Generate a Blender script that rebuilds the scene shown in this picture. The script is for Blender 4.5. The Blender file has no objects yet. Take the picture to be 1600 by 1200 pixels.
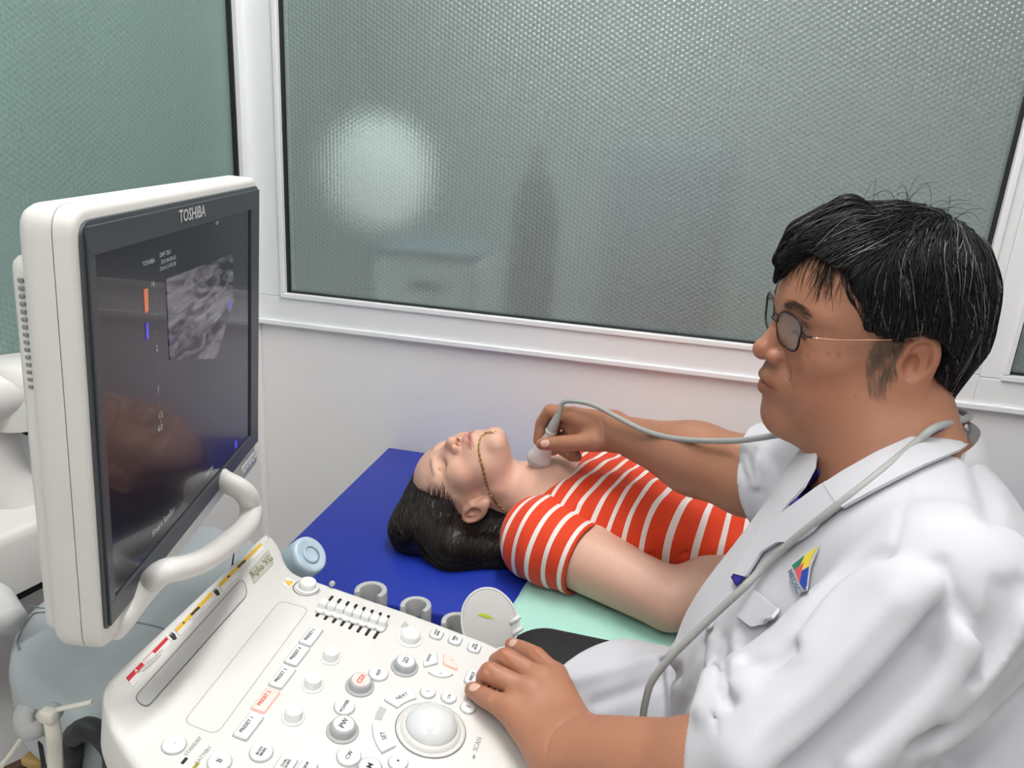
import bpy, bmesh, math, random
import numpy as np
from mathutils import Vector, Matrix

# ------------------------------------------------------------------ camera, world, lights, exposure
SC = bpy.context.scene
COL = SC.collection
CAMW = np.array([[ 0.97222975, 0.12510684,-0.19778168],
                 [ 0.22632828,-0.28762975, 0.93061519],
                 [ 0.05953843,-0.94953536,-0.30795742]])      # columns: camera right, down, forward
EYE = np.array([0, 0, 1.38]); FPX = 1200.0
cd = bpy.data.cameras.new('camera'); cam = bpy.data.objects.new('camera', cd); COL.objects.link(cam)
cd.sensor_width = 36; cd.lens = 27; cd.clip_start = .02
cam.matrix_world = Matrix(((CAMW[0,0], -CAMW[0,1], -CAMW[0,2], EYE[0]),
                           (CAMW[1,0], -CAMW[1,1], -CAMW[1,2], EYE[1]),
                           (CAMW[2,0], -CAMW[2,1], -CAMW[2,2], EYE[2]), (0,0,0,1)))
SC.camera = cam
SC.view_settings.view_transform = 'Standard'; SC.view_settings.look = 'None'
SC.view_settings.exposure = 0.16; SC.view_settings.gamma = 1; SC.view_settings.use_curve_mapping = False
SC.cycles.max_bounces = 8; SC.cycles.diffuse_bounces = 4; SC.cycles.transmission_bounces = 6; SC.cycles.glossy_bounces = 3
SC.cycles.caustics_reflective = False; SC.cycles.caustics_refractive = False
SC.cycles.use_denoising = True
wd = bpy.data.worlds.new('world'); SC.world = wd; wd.use_nodes = True
wd.node_tree.nodes['Background'].inputs[0].default_value = (.75, .85, .9, 1)
wd.node_tree.nodes['Background'].inputs[1].default_value = .25
WALL_Y = 1.6105; WALL_X = -.975; CEIL = 2.62

def lamp(name, loc, sx, sy, power, color=(1,1,1), rot=(0,0,0)):
    l = bpy.data.lights.new(name, 'AREA'); l.shape = 'RECTANGLE'; l.size = sx; l.size_y = sy
    l.energy = power; l.color = color
    o = bpy.data.objects.new(name, l); o.location = loc; o.rotation_euler = rot; COL.objects.link(o); return o
LAMPS = [(.85, .0), (-.15, 1.0), (-.50, -.45)]; LPOW = (8, 18, 12)  # the middle lamp is added near the window to brighten the back wall
for (x, y), LP in zip(LAMPS, LPOW): lamp('ceiling_lamp_light', (x, y, CEIL-.075), .14, 1.15, LP, (1.0, .985, .965))
lamp('corridor_light', (-.3, 1.98, 2.5), 2.2, .3, 40, (.93, 1, .99))
lamp('side_room_light', (-2.3, .6, 2.5), .6, 1.6, 34, (.86, 1, .97))

# ------------------------------------------------------------------ helpers
def ray(px, py):
    v = np.array([px-800, py-600, FPX], float); v = CAMW @ v; return v/np.linalg.norm(v)
def at(px, py, t): return EYE + t*ray(px, py)
def onplane(px, py, P0, n):
    d = ray(px, py); return EYE + d*(np.dot(np.array(P0)-EYE, n)/np.dot(d, n))
def zpl(px, py, z): return onplane(px, py, (0,0,z), np.array([0,0,1.]))
def ypl(px, py, y): return onplane(px, py, (0,y,0), np.array([0,1.,0]))
def unit(v): v = np.array(v, float); return v/np.linalg.norm(v)

MATS = {}
def mat(name, color, rough=.5, metal=0, spec=.5, sss=0, noise=0, nscale=40, bump=0, bscale=200, emit=None, estr=0, attr=None, alpha=None, trans=0, ior=1.45, coat=0, sheen=0):
    if name in MATS: return MATS[name]
    m = bpy.data.materials.new(name); m.use_nodes = True; nt = m.node_tree; b = nt.nodes['Principled BSDF']
    c = tuple(color) + (1,)
    b.inputs['Base Color'].default_value = c; b.inputs['Roughness'].default_value = rough
    b.inputs['Metallic'].default_value = metal; b.inputs['Specular IOR Level'].default_value = spec
    b.inputs['Transmission Weight'].default_value = trans; b.inputs['IOR'].default_value = ior
    b.inputs['Coat Weight'].default_value = coat; b.inputs['Sheen Weight'].default_value = sheen
    if sss:
        b.inputs['Subsurface Weight'].default_value = sss; b.inputs['Subsurface Radius'].default_value = (.012, .005, .003)
        b.inputs['Subsurface Scale'].default_value = 1.0
    if emit: b.inputs['Emission Color'].default_value = tuple(emit)+(1,); b.inputs['Emission Strength'].default_value = estr
    geo = nt.nodes.new('ShaderNodeNewGeometry')
    src = None
    if attr:
        a = nt.nodes.new('ShaderNodeAttribute'); a.attribute_name = attr; src = a.outputs['Color']
    if noise:
        n = nt.nodes.new('ShaderNodeTexNoise'); n.inputs['Scale'].default_value = nscale; n.inputs['Detail'].default_value = 4
        nt.links.new(geo.outputs['Position'], n.inputs['Vector'])
        mr = nt.nodes.new('ShaderNodeMapRange'); mr.inputs[3].default_value = 1-noise; mr.inputs[4].default_value = 1+noise
        nt.links.new(n.outputs['Fac'], mr.inputs[0])
        mx = nt.nodes.new('ShaderNodeVectorMath'); mx.operation = 'SCALE'
        if src: nt.links.new(src, mx.inputs[0])
        else: mx.inputs[0].default_value = color
        nt.links.new(mr.outputs[0], mx.inputs['Scale']); src = mx.outputs[0]
    if src: nt.links.new(src, b.inputs['Base Color'])
    if bump:
        n2 = nt.nodes.new('ShaderNodeTexNoise'); n2.inputs['Scale'].default_value = bscale; n2.inputs['Detail'].default_value = 3
        nt.links.new(geo.outputs['Position'], n2.inputs['Vector'])
        bp = nt.nodes.new('ShaderNodeBump'); bp.inputs['Strength'].default_value = bump; bp.inputs['Distance'].default_value = .002
        nt.links.new(n2.outputs['Fac'], bp.inputs['Height']); nt.links.new(bp.outputs[0], b.inputs['Normal'])
    MATS[name] = m; return m

def tag(o, label=None, cat=None, group=None, kind=None):
    if label: o['label'] = label
    if cat: o['category'] = cat
    if group: o['group'] = group
    if kind: o['kind'] = kind
    return o
def wloc(o):
    p = np.zeros(3)
    while o: p = p + np.array(o.location); o = o.parent
    return p
def thing(name, loc, label=None, cat=None, group=None, kind=None, parent=None):
    o = bpy.data.objects.new(name, None); o.empty_display_size = .05; COL.objects.link(o)
    if parent: o.parent = parent; loc = np.array(loc)-wloc(parent)
    o.location = loc; return tag(o, label, cat, group, kind)
def obj(name, geo, m, parent=None, smooth=True, cols=None, floats=None, center=False):
    """geo = (verts in world coordinates, faces[, material index per face]); m a material or list"""
    V = np.asarray(geo[0], float); F = geo[1]
    me = bpy.data.meshes.new(name)
    base = wloc(parent) if parent else np.zeros(3)
    loc = np.zeros(3)
    if center:
        loc = (V.max(0)+V.min(0))/2; loc[2] = V[:,2].min(); loc = loc-base
    V = V-base-loc
    if isinstance(F, np.ndarray):
        k = F.shape[1]; me.vertices.add(len(V)); me.vertices.foreach_set('co', V.astype(np.float32).ravel())
        me.loops.add(F.size); me.loops.foreach_set('vertex_index', F.astype(np.int32).ravel())
        me.polygons.add(len(F)); me.polygons.foreach_set('loop_start', np.arange(0, F.size, k, dtype=np.int32))
        me.update(calc_edges=True)
    else: me.from_pydata([tuple(v) for v in V], [], [tuple(int(i) for i in f) for f in F])
    for mm in (m if isinstance(m, (list, tuple)) else [m]): me.materials.append(mm)
    if len(geo) > 2 and geo[2] is not None: me.polygons.foreach_set('material_index', np.array(geo[2], np.int32))
    if cols is not None:
        a = me.attributes.new('Col', 'FLOAT_COLOR', 'POINT'); a.data.foreach_set('color', np.c_[cols, np.ones(len(V))].astype(np.float32).ravel())
    if floats is not None:
        for kf, vf in floats.items():
            a = me.attributes.new(kf, 'FLOAT', 'POINT'); a.data.foreach_set('value', vf.astype(np.float32).ravel())
    if smooth: me.shade_smooth()
    me.update(); me.validate()
    o = bpy.data.objects.new(name, me); COL.objects.link(o)
    if parent: o.parent = parent
    o.location = loc
    return o
def autosmooth(o, ang=35):
    me = o.data; bm = bmesh.new(); bm.from_mesh(me); a = math.radians(ang)
    for e in bm.edges:
        if len(e.link_faces) == 2 and e.calc_face_angle(0) > a: e.smooth = False
    bm.to_mesh(me); bm.free(); return o
def join(*gs):
    V = []; F = []; M = []; off = 0
    for g in gs:
        v, f = g[0], g[1]; V.append(np.asarray(v, float)); F += [[int(i)+off for i in q] for q in f]
        M += list(g[2]) if len(g) > 2 and g[2] is not None else [0]*len(f); off += len(v)
    return np.vstack(V), F, M
def mi(g, k): return g[0], g[1], [k]*len(g[1])
def xf(g, R=None, t=(0,0,0)):
    V = np.asarray(g[0], float)
    if R is not None: V = V @ np.asarray(R).T
    return (V+np.asarray(t),) + tuple(g[1:])
def bmgeo(bm):
    bm.verts.ensure_lookup_table(); V = np.array([v.co[:] for v in bm.verts]); F = [[v.index for v in f.verts] for f in bm.faces]
    bm.free(); return V, F
def box(c, s, bev=0, seg=2):
    bm = bmesh.new(); bmesh.ops.create_cube(bm, size=1)
    for v in bm.verts: v.co = Vector((c[0]+v.co.x*s[0], c[1]+v.co.y*s[1], c[2]+v.co.z*s[2]))
    if bev: bmesh.ops.bevel(bm, geom=list(bm.edges), offset=bev, segments=seg, profile=.5, affect='EDGES')
    bm.verts.index_update(); return bmgeo(bm)
def boxb(a, b, bev=0, seg=2):
    a = np.array(a, float); b = np.array(b, float); return box((a+b)/2, np.abs(b-a), bev, seg)
def rounded(pts, r, n=5):
    """round the corners of a closed 2D polygon; r number or list"""
    pts = [np.array(p, float) for p in pts]; out = []; N = len(pts)
    rs = r if isinstance(r, (list, tuple)) else [r]*N
    for i in range(N):
        p0, p, p1 = pts[i-1], pts[i], pts[(i+1) % N]; a = unit(p0-p); b = unit(p1-p)
        rr = min(rs[i], .49*np.linalg.norm(p0-p), .49*np.linalg.norm(p1-p))
        if rr <= 0: out.append(p); continue
        A = p+a*rr; B = p+b*rr
        for k in range(n+1):
            t = k/n; out.append((1-t)**2*A+2*t*(1-t)*p+t*t*B)
    return np.array(out)
def prism(poly, h0, h1, O=(0,0,0), U=(1,0,0), V=(0,1,0), bev=0, seg=2, both=False):
    """2D polygon in the frame O,U,V extruded along U x V from h0 to h1, the far edge beveled"""
    U = np.array(U, float); V = np.array(V, float); N = np.cross(U, V); O = np.array(O, float)
    poly = np.asarray(poly, float)
    ar = .5*np.sum(poly[:,0]*np.roll(poly[:,1],-1)-np.roll(poly[:,0],-1)*poly[:,1])
    if ar < 0: poly = poly[::-1]
    n = len(poly); rings = []
    def inset(P, d):
        if d == 0: return P
        e = np.roll(P,-1,0)-P; e /= np.linalg.norm(e,axis=1)[:,None]+1e-12; nn = np.c_[-e[:,1], e[:,0]]
        m_ = nn+np.roll(nn,1,0); m_ /= np.linalg.norm(m_,axis=1)[:,None]+1e-12
        return P+m_*d/np.clip((m_*nn).sum(1),.4,1)[:,None]
    sg = 1 if h1 > h0 else -1
    prof = [(0, h0)]
    if both and bev: prof = [(bev*(1-math.sin(k/seg*math.pi/2)), h0+sg*bev*(1-math.cos(k/seg*math.pi/2))) for k in range(seg+1)]
    if bev: prof += [(bev*(1-math.cos(k/seg*math.pi/2)), h1-sg*bev*(1-math.sin(k/seg*math.pi/2))) for k in range(seg+1)]
    else: prof += [(0, h1)]
    for d, h in prof:
        P = inset(poly, d); rings.append(O+P[:,:1]*U+P[:,1:]*V+h*N)
    Vv = np.vstack(rings); F = []
    for k in range(len(rings)-1):
        for i in range(n):
            j = (i+1) % n; F.append([k*n+i, k*n+j, (k+1)*n+j, (k+1)*n+i])
    F.append(list(range(n))[::-1]); F.append([(len(rings)-1)*n+i for i in range(n)])
    if sg < 0: F = [f[::-1] for f in F]
    return Vv, F
def crom(pts, n=8, closed=False):
    P = np.array(pts, float); N = len(P); out = []
    rng = range(N) if closed else range(N-1)
    for i in rng:
        p0 = P[(i-1) % N] if closed or i > 0 else 2*P[0]-P[1]; p1 = P[i]; p2 = P[(i+1) % N]
        p3 = P[(i+2) % N] if closed or i+2 < N else 2*P[-1]-P[-2]
        for k in range(n):
            t = k/n; out.append(.5*((2*p1)+(-p0+p2)*t+(2*p0-5*p1+4*p2-p3)*t*t+(-p0+3*p1-3*p2+p3)*t**3))
    if not closed: out.append(P[-1])
    return np.array(out)
def tube(path, r, sides=10, closed=False, caps=True, flat=None, up=(0,0,1)):
    """tube along a path; r number or array; flat=(a,b) scales the section along side/up"""
    P = np.asarray(path, float); n = len(P); r = np.broadcast_to(np.asarray(r, float), (n,))
    T = np.roll(P,-1,0)-np.roll(P,1,0) if closed else np.gradient(P, axis=0)
    T /= np.linalg.norm(T,axis=1)[:,None]+1e-12
    nrm = np.array(up, float); V = []; N0 = nrm-T[0]*(nrm@T[0])
    if np.linalg.norm(N0) < .05: N0 = np.cross(T[0], (1,.3,.2))
    N0 = unit(N0); a, b = flat if flat else (1,1)
    for i in range(n):
        N0 = unit(N0-T[i]*(N0@T[i])); B = np.cross(T[i], N0)
        for k in range(sides):
            th = 2*math.pi*k/sides; V.append(P[i]+r[i]*(b*math.cos(th)*N0+a*math.sin(th)*B))
    F = []
    for i in range(n if closed else n-1):
        for k in range(sides):
            j = (k+1) % sides; i2 = (i+1) % n; F.append([i*sides+k, i*sides+j, i2*sides+j, i2*sides+k])
    if caps and not closed: F.append(list(range(sides))[::-1]); F.append([(n-1)*sides+k for k in range(sides)])
    return np.array(V), F
def lathe(prof, O, A, sides=28, capb=False, capt=False):
    """prof list of (radius, height) around axis A at O"""
    A = unit(A); u = unit(np.cross(A, (0,1,0) if abs(A[1]) < .9 else (1,0,0))); w = np.cross(A, u); O = np.array(O, float); V = []; F = []
    for r, h in prof:
        for k in range(sides):
            th = 2*math.pi*k/sides; V.append(O+A*h+r*(u*math.cos(th)+w*math.sin(th)))
    for i in range(len(prof)-1):
        for k in range(sides):
            j = (k+1) % sides; F.append([i*sides+k, i*sides+j, (i+1)*sides+j, (i+1)*sides+k])
    if capb: F.append(list(range(sides))[::-1])
    if capt: F.append([(len(prof)-1)*sides+k for k in range(sides)])
    return np.array(V), F
def text_geo(s, size, O, U, V, h=.0003, align='CENTER', bold=0):
    cu = bpy.data.curves.new('t', 'FONT'); cu.body = s; cu.size = size; cu.align_x = align; cu.align_y = 'CENTER'; cu.offset = bold
    cu.resolution_u = 2
    o = bpy.data.objects.new('t', cu); COL.objects.link(o)
    dg = bpy.context.evaluated_depsgraph_get(); me = bpy.data.meshes.new_from_object(o.evaluated_get(dg))
    P = np.array([v.co[:] for v in me.vertices]).reshape(-1, 3); F = [list(p.vertices) for p in me.polygons]
    bpy.data.objects.remove(o); bpy.data.curves.remove(cu); bpy.data.meshes.remove(me)
    U = np.array(U, float); V = np.array(V, float); N = unit(np.cross(U, V))
    return np.array(O)+P[:,:1]*U+P[:,1:2]*V+h*N, F

# ------------------------------------------------------------------ implicit surfaces (all bodies and cloth)
def smin(a, b, k): h = np.clip(.5+.5*(b-a)/k, 0, 1); return b+(a-b)*h-k*h*(1-h)
def smax(a, b, k): return -smin(-a, -b, k)
def rc(P, a, b, r1, r2=None):
    r2 = r1 if r2 is None else r2; a = np.asarray(a, float); ba = np.asarray(b, float)-a; pa = P-a
    h = np.clip(pa@ba/(ba@ba+1e-12), 0, 1); return np.sqrt(((pa-h[:,None]*ba)**2).sum(1))-(r1+(r2-r1)*h)
def sph(P, c, r): return np.sqrt(((P-np.asarray(c, float))**2).sum(1))-r
def ell(P, c, r, R=None):
    p = P-np.asarray(c, float)
    if R is not None: p = p@np.asarray(R)          # columns of R = local axes
    r = np.asarray(r, float); k0 = np.sqrt(((p/r)**2).sum(1)); k1 = np.sqrt(((p/r**2)**2).sum(1))+1e-9
    return k0*(k0-1)/k1
def chain(P, pts, rs):
    d = None
    for i in range(len(pts)-1):
        e = rc(P, pts[i], pts[i+1], rs[i], rs[i+1]); d = e if d is None else np.minimum(d, e)
    return d
def near(P, lo, hi, f, m=.06):
    o = np.maximum(np.maximum(np.asarray(lo)-P, P-np.asarray(hi)), 0).max(1); k = o < m; d = o+.02
    if k.any(): d[k] = f(P[k])
    return d
def pln(P, o, n): return (P-np.asarray(o, float))@unit(n)
def frame(x, z):
    x = unit(x); y = unit(np.cross(z, x)); return np.column_stack([x, y, np.cross(x, y)])
def bk(f, P, n=150000):
    return np.concatenate([f(P[i:i+n]) for i in range(0, len(P), n)]) if len(P) else np.zeros(0)
def mesh_sdf(f, lo, hi, h, B=8, smooth=1):
    lo = np.array(lo, float); hi = np.array(hi, float); nb = np.ceil((hi-lo)/(h*B)).astype(int); n = nb*B
    gi = np.stack(np.meshgrid(*[np.arange(k) for k in nb], indexing='ij'), -1).reshape(-1, 3)
    d = bk(f, lo+(gi+.5)*B*h)
    act = np.abs(d) < B*h*.87*1.5
    V = np.repeat(np.repeat(np.repeat(np.where(d < 0, -1., 1.).astype(np.float32).reshape(nb), B, 0), B, 1), B, 2)
    loc = np.stack(np.meshgrid(*[np.arange(B)]*3, indexing='ij'), -1).reshape(-1, 3)
    g = gi[act]; idx = (g[:,None,:]*B+loc[None]).reshape(-1, 3)
    V[idx[:,0], idx[:,1], idx[:,2]] = bk(f, lo+(idx+.5)*h)
    lo = lo+.5*h
    S = V < 0
    c = np.zeros(tuple(n-1), np.int8)
    for dx in (0,1):
        for dy in (0,1):
            for dz in (0,1): c += S[dx:n[0]-1+dx, dy:n[1]-1+dy, dz:n[2]-1+dz]
    cells = np.argwhere((c > 0) & (c < 8)); m = n-1
    flat = (cells[:,0]*m[1]+cells[:,1])*m[2]+cells[:,2]
    acc = np.zeros((len(cells), 3)); cnt = np.zeros(len(cells))
    cor = [(0,0,0),(1,0,0),(0,1,0),(1,1,0),(0,0,1),(1,0,1),(0,1,1),(1,1,1)]
    val = [V[cells[:,0]+a, cells[:,1]+b, cells[:,2]+e] for a, b, e in cor]
    for i in range(8):
        for j in range(i+1, 8):
            df = np.abs(np.array(cor[i])-cor[j]).sum()
            if df != 1: continue
            s = (val[i] < 0) != (val[j] < 0); t = np.where(s, val[i]/(val[i]-val[j]+1e-12), 0)
            p = np.array(cor[i])[None]+t[:,None]*(np.array(cor[j])-np.array(cor[i]))[None]
            acc += p*s[:,None]; cnt += s
    P = lo+(cells+acc/np.maximum(cnt,1)[:,None])*h
    Q = []
    for ax in range(3):
        sl0 = [slice(None)]*3; sl1 = [slice(None)]*3; sl0[ax] = slice(0, n[ax]-1); sl1[ax] = slice(1, n[ax])
        A = S[tuple(sl0)]; Bq = S[tuple(sl1)]; e = np.argwhere(A != Bq); u, v = (ax+1) % 3, (ax+2) % 3
        ok = (e[:,u] > 0) & (e[:,v] > 0) & (e[:,u] < n[u]-1) & (e[:,v] < n[v]-1); e = e[ok]
        ins = A[e[:,0], e[:,1], e[:,2]]; q = []
        for du, dv in ((1,1),(0,1),(0,0),(1,0)):
            cc = e.copy(); cc[:,u] -= du; cc[:,v] -= dv
            q.append(np.searchsorted(flat, (cc[:,0]*m[1]+cc[:,1])*m[2]+cc[:,2]))
        q = np.stack(q, 1); q[~ins] = q[~ins][:, ::-1]; Q.append(q)
    Q = np.vstack(Q)
    for _ in range(smooth):
        s = np.zeros_like(P); w = np.zeros(len(P))
        for k in range(4):
            a, b = Q[:,k], Q[:,(k+1) % 4]
            for ax in range(3): s[:,ax] += np.bincount(a, P[b,ax], len(P))+np.bincount(b, P[a,ax], len(P))
            w += np.bincount(a, minlength=len(P))+np.bincount(b, minlength=len(P))
        P = .5*P+.5*s/np.maximum(w,1)[:,None]
    return P, Q
def joinq(*gs):
    off = 0; V = []; F = []
    for v, f in gs: V.append(v); F.append(f+off); off += len(v)
    return np.vstack(V), np.vstack(F)
def march(f, O, D, t0=.3, t1=2.5, n=90):
    """first hits of rays with the implicit surface f"""
    O = np.broadcast_to(O, D.shape); t = np.full(len(D), t0)
    for _ in range(n):
        d = f(O+t[:,None]*D); t = np.minimum(t+np.maximum(d, -.01)*.8, t1)
    return O+t[:,None]*D, t < t1-.01
def cast(f, pts, t0=.3):
    D = np.array([ray(*p) for p in pts]); W, hit = march(f, EYE, D, t0)
    if hit.any() and not hit.all():                                # a ray that slips past an edge takes the distance of its nearest neighbour
        px = np.array([p[:2] for p in pts], float); t = np.linalg.norm(W-EYE, axis=1); h = np.where(hit)[0]
        for i in np.where(~hit)[0]: W[i] = EYE+D[i]*t[h[((px[h]-px[i])**2).sum(1).argmin()]]
    return W
def grad(f, P, e=.0015):
    g = np.stack([f(P+np.eye(3)[k]*e)-f(P-np.eye(3)[k]*e) for k in range(3)], 1); return g/(np.linalg.norm(g,axis=1)[:,None]+1e-12)
def strands(L, r, sides=3, taper=True):
    """L (n,k,3) polylines -> thin tubes, as one triangle-light mesh"""
    L = np.asarray(L); n, k, _ = L.shape; T = np.gradient(L, axis=1); T /= np.linalg.norm(T,axis=2,keepdims=True)+1e-9
    up = np.array([.31,.17,.93]); N = np.cross(T, up); N /= np.linalg.norm(N,axis=2,keepdims=True)+1e-9; Bn = np.cross(T, N)
    rr = np.broadcast_to(np.asarray(r, float).reshape(-1,1) if np.ndim(r) else r, (n,1))*(np.sin(np.linspace(.35,3.0,k))**.6 if taper else np.ones(k))[None]
    V = np.stack([L+rr[...,None]*(math.cos(2*math.pi*s/sides)*N+math.sin(2*math.pi*s/sides)*Bn) for s in range(sides)], 2).reshape(-1,3)
    i = np.arange(n)[:,None,None]*k*sides; j = np.arange(k-1)[None,:,None]*sides; s = np.arange(sides)[None,None,:]; s2 = (s+1) % sides
    F = np.stack([i+j+s, i+j+s2, i+j+sides+s2, i+j+sides+s], -1).reshape(-1,4)
    return V, F
# ------------------------------------------------------------------ the room
M_wall = mat('wall_paint', (.84,.835,.825), rough=.7, noise=.012, nscale=6, bump=.05, bscale=300)
M_frame = mat('white_powder_coated_frame', (.82,.84,.855), rough=.35, noise=.01, nscale=30)
M_gasket = mat('black_gasket', (.012,.014,.015), rough=.6)
M_ceil = mat('ceiling_white', (.8,.8,.79), rough=.9)
M_floor = mat('floor_vinyl', (.50,.49,.46), rough=.45, noise=.06, nscale=25)
def dotted_glass(name, tint, diff, axis, bright=.5):
    m = bpy.data.materials.new(name); m.use_nodes = True; nt = m.node_tree; nt.nodes.clear(); L = nt.links.new
    N = nt.nodes.new; out = N('ShaderNodeOutputMaterial'); geo = N('ShaderNodeNewGeometry')
    # hexagonal lattice of round studs: sum of three cosines
    s = None
    A_, B_ = .0086, .0100
    for kx, kz in [(math.pi/A_, 2*math.pi/B_), (-math.pi/A_, 2*math.pi/B_), (2*math.pi/A_, 0)]:
        d = N('ShaderNodeVectorMath'); d.operation = 'DOT_PRODUCT'
        d.inputs[1].default_value = (kx, 0, kz) if axis == 'x' else (0, kx, kz)
        L(geo.outputs['Position'], d.inputs[0]); c = N('ShaderNodeMath'); c.operation = 'COSINE'; L(d.outputs['Value'], c.inputs[0])
        if s is None: s = c.outputs[0]
        else:
            ad = N('ShaderNodeMath'); ad.operation = 'ADD'; L(s, ad.inputs[0]); L(c.outputs[0], ad.inputs[1]); s = ad.outputs[0]
    mr = N('ShaderNodeMapRange'); mr.inputs[1].default_value = -1.5; mr.inputs[2].default_value = 3; L(s, mr.inputs[0])
    bp = N('ShaderNodeBump'); bp.inputs['Strength'].default_value = .8; bp.inputs['Distance'].default_value = .0009; L(mr.outputs[0], bp.inputs['Height'])
    rf = N('ShaderNodeBsdfRefraction'); rf.inputs['Color'].default_value = tint+(1,); rf.inputs['Roughness'].default_value = .36; rf.inputs['IOR'].default_value = 1.2
    df = N('ShaderNodeBsdfDiffuse'); df.inputs['Color'].default_value = diff+(1,)
    gl = N('ShaderNodeBsdfGlossy'); gl.inputs['Roughness'].default_value = .22; gl.inputs['Color'].default_value = (.9,.95,.95,1)
    for n in (rf, df, gl): L(bp.outputs[0], n.inputs['Normal'])
    m1 = N('ShaderNodeMixShader'); m1.inputs[0].default_value = bright; L(df.outputs[0], m1.inputs[1]); L(rf.outputs[0], m1.inputs[2])
    m2 = N('ShaderNodeMixShader'); m2.inputs[0].default_value = .09; L(m1.outputs[0], m2.inputs[1]); L(gl.outputs[0], m2.inputs[2])
    L(m2.outputs[0], out.inputs['Surface']); return m
M_glass_b = dotted_glass('grey_green_studded_glass', (.90,.96,.95), (.36,.42,.41), 'x', .55)
M_glass_l = dotted_glass('green_studded_glass', (.80,.95,.92), (.32,.43,.40), 'y', .5)
XR, YF = 2.3, -1.7
wx0, wx1, wz0, wz1 = -.950, .6, .928, 2.30
def st(name, geo, m, parent=None, smooth=False): return tag(obj(name, geo, m, parent, smooth), kind='structure')
# back wall: a low wall, the window band, the wall above
wb = st('wall_back', join(boxb((WALL_X,WALL_Y,0),(XR,WALL_Y+.10,.928)), boxb((WALL_X,WALL_Y,2.22),(XR,WALL_Y+.10,CEIL))), M_wall)
st('wall_left', join(boxb((WALL_X-.08,YF,0),(WALL_X,WALL_Y+.1,.935)), boxb((WALL_X-.08,YF,2.22),(WALL_X,WALL_Y+.1,CEIL)), boxb((WALL_X-.08,YF,.935),(WALL_X,-.9,2.22))), M_wall)
st('wall_right', boxb((XR,YF,0),(XR+.08,WALL_Y+.1,CEIL)), M_wall)
st('wall_front', boxb((WALL_X,YF-.08,0),(XR,YF,CEIL)), M_wall)
st('floor', boxb((WALL_X-2.4,YF-.1,-.06),(XR+.1,WALL_Y+2.4,0)), M_floor)
st('ceiling', boxb((WALL_X-2.4,YF-.1,CEIL),(XR+.1,WALL_Y+2.4,CEIL+.06)), M_ceil)
st('trim_1', lathe([(.011,0),(.011,.92)], (WALL_X+.004, WALL_Y-.004, .0), (0,0,1), 16), M_wall, smooth=True)
st('baseboard_back', boxb((WALL_X,WALL_Y-.012,0),(XR,WALL_Y+.002,.09), .002), M_wall)
st('baseboard_left', boxb((WALL_X-.002,YF,0),(WALL_X+.012,WALL_Y,.09), .002), M_wall)
def window(name, axis, a0, a1, z0, z1, face, glassmat, fl, fr, fb, ft, depth=.05, label=None):
    """frame members with a stepped bead, black gasket line and studded pane. fl.. = widths of the members"""
    def bx(p0, q0, p1, q1, d0, d1, bev=.002):
        if axis == 'x': return boxb((p0, face+d0, q0), (p1, face+d1, q1), bev)
        return boxb((face-d1, p0, q0), (face-d0, p1, q1), bev)
    w = thing(name, (0,0,0) if axis == 'x' else (0,0,0), kind='structure')
    # frame with the inner bead proud of the outer member
    mem = [bx(a0-fl, z0-fb, a1+fr, z0-.010, -.010, depth), bx(a0-fl, z1+.010, a1+fr, z1+ft, -.010, depth),
           bx(a0-fl, z0-.010, a0-.010, z1+.010, -.010, depth), bx(a1+.010, z0-.010, a1+fr, z1+.010, -.010, depth)]
    for g in mem: obj('frame_member', g, M_frame, w, False)
    bead = join(bx(a0-.012, z0-.012, a1+.012, z0, -.016, .004), bx(a0-.012, z1, a1+.012, z1+.012, -.016, .004),
                bx(a0-.012, z0, a0, z1, -.016, .004), bx(a1, z0, a1+.012, z1, -.016, .004))
    obj('glazing_bead', bead, M_frame, w, False)
    gk = join(bx(a0-.002, z0-.002, a1+.002, z0+.0035, -.004, .010, 0), bx(a0-.002, z1-.0035, a1+.002, z1+.002, -.004, .010, 0),
              bx(a0-.002, z0, a0+.0055, z1, -.004, .010, 0), bx(a1-.0055, z0, a1+.002, z1, -.004, .010, 0))
    obj('gasket', gk, M_gasket, w, False)
    obj('pane', bx(a0-.002, z0-.002, a1+.002, z1+.002, .006, .012, 0), glassmat, w, False)
    return w
window('window_1', 'x', -.889, .553, 1.001, 2.15, WALL_Y, M_glass_b, .082, .034, .073, .07)
window('window_2', 'x', .636, 1.55, .997, 2.15, WALL_Y, M_glass_b, .049, .60, .069, .07)
window('window_3', 'y', -.86, 1.563, 1.004, 2.15, WALL_X, M_glass_l, .04, .046, .069, .07)
st('trim_2', boxb((WALL_X+.006,WALL_Y-.017,.922),(XR,WALL_Y+.01,.934), .002), M_frame)
st('trim_3', boxb((WALL_X-.01,-.9,.922),(WALL_X+.017,WALL_Y,.934), .002), M_frame)
st('trim_4', join(boxb((2.15,WALL_Y-.002,.93),(XR,WALL_Y+.10,2.22))), M_frame)
st('trim_5', boxb((XR-.75,WALL_Y+.004,.93),(XR,WALL_Y+.06,2.22)), M_frame)
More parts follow.
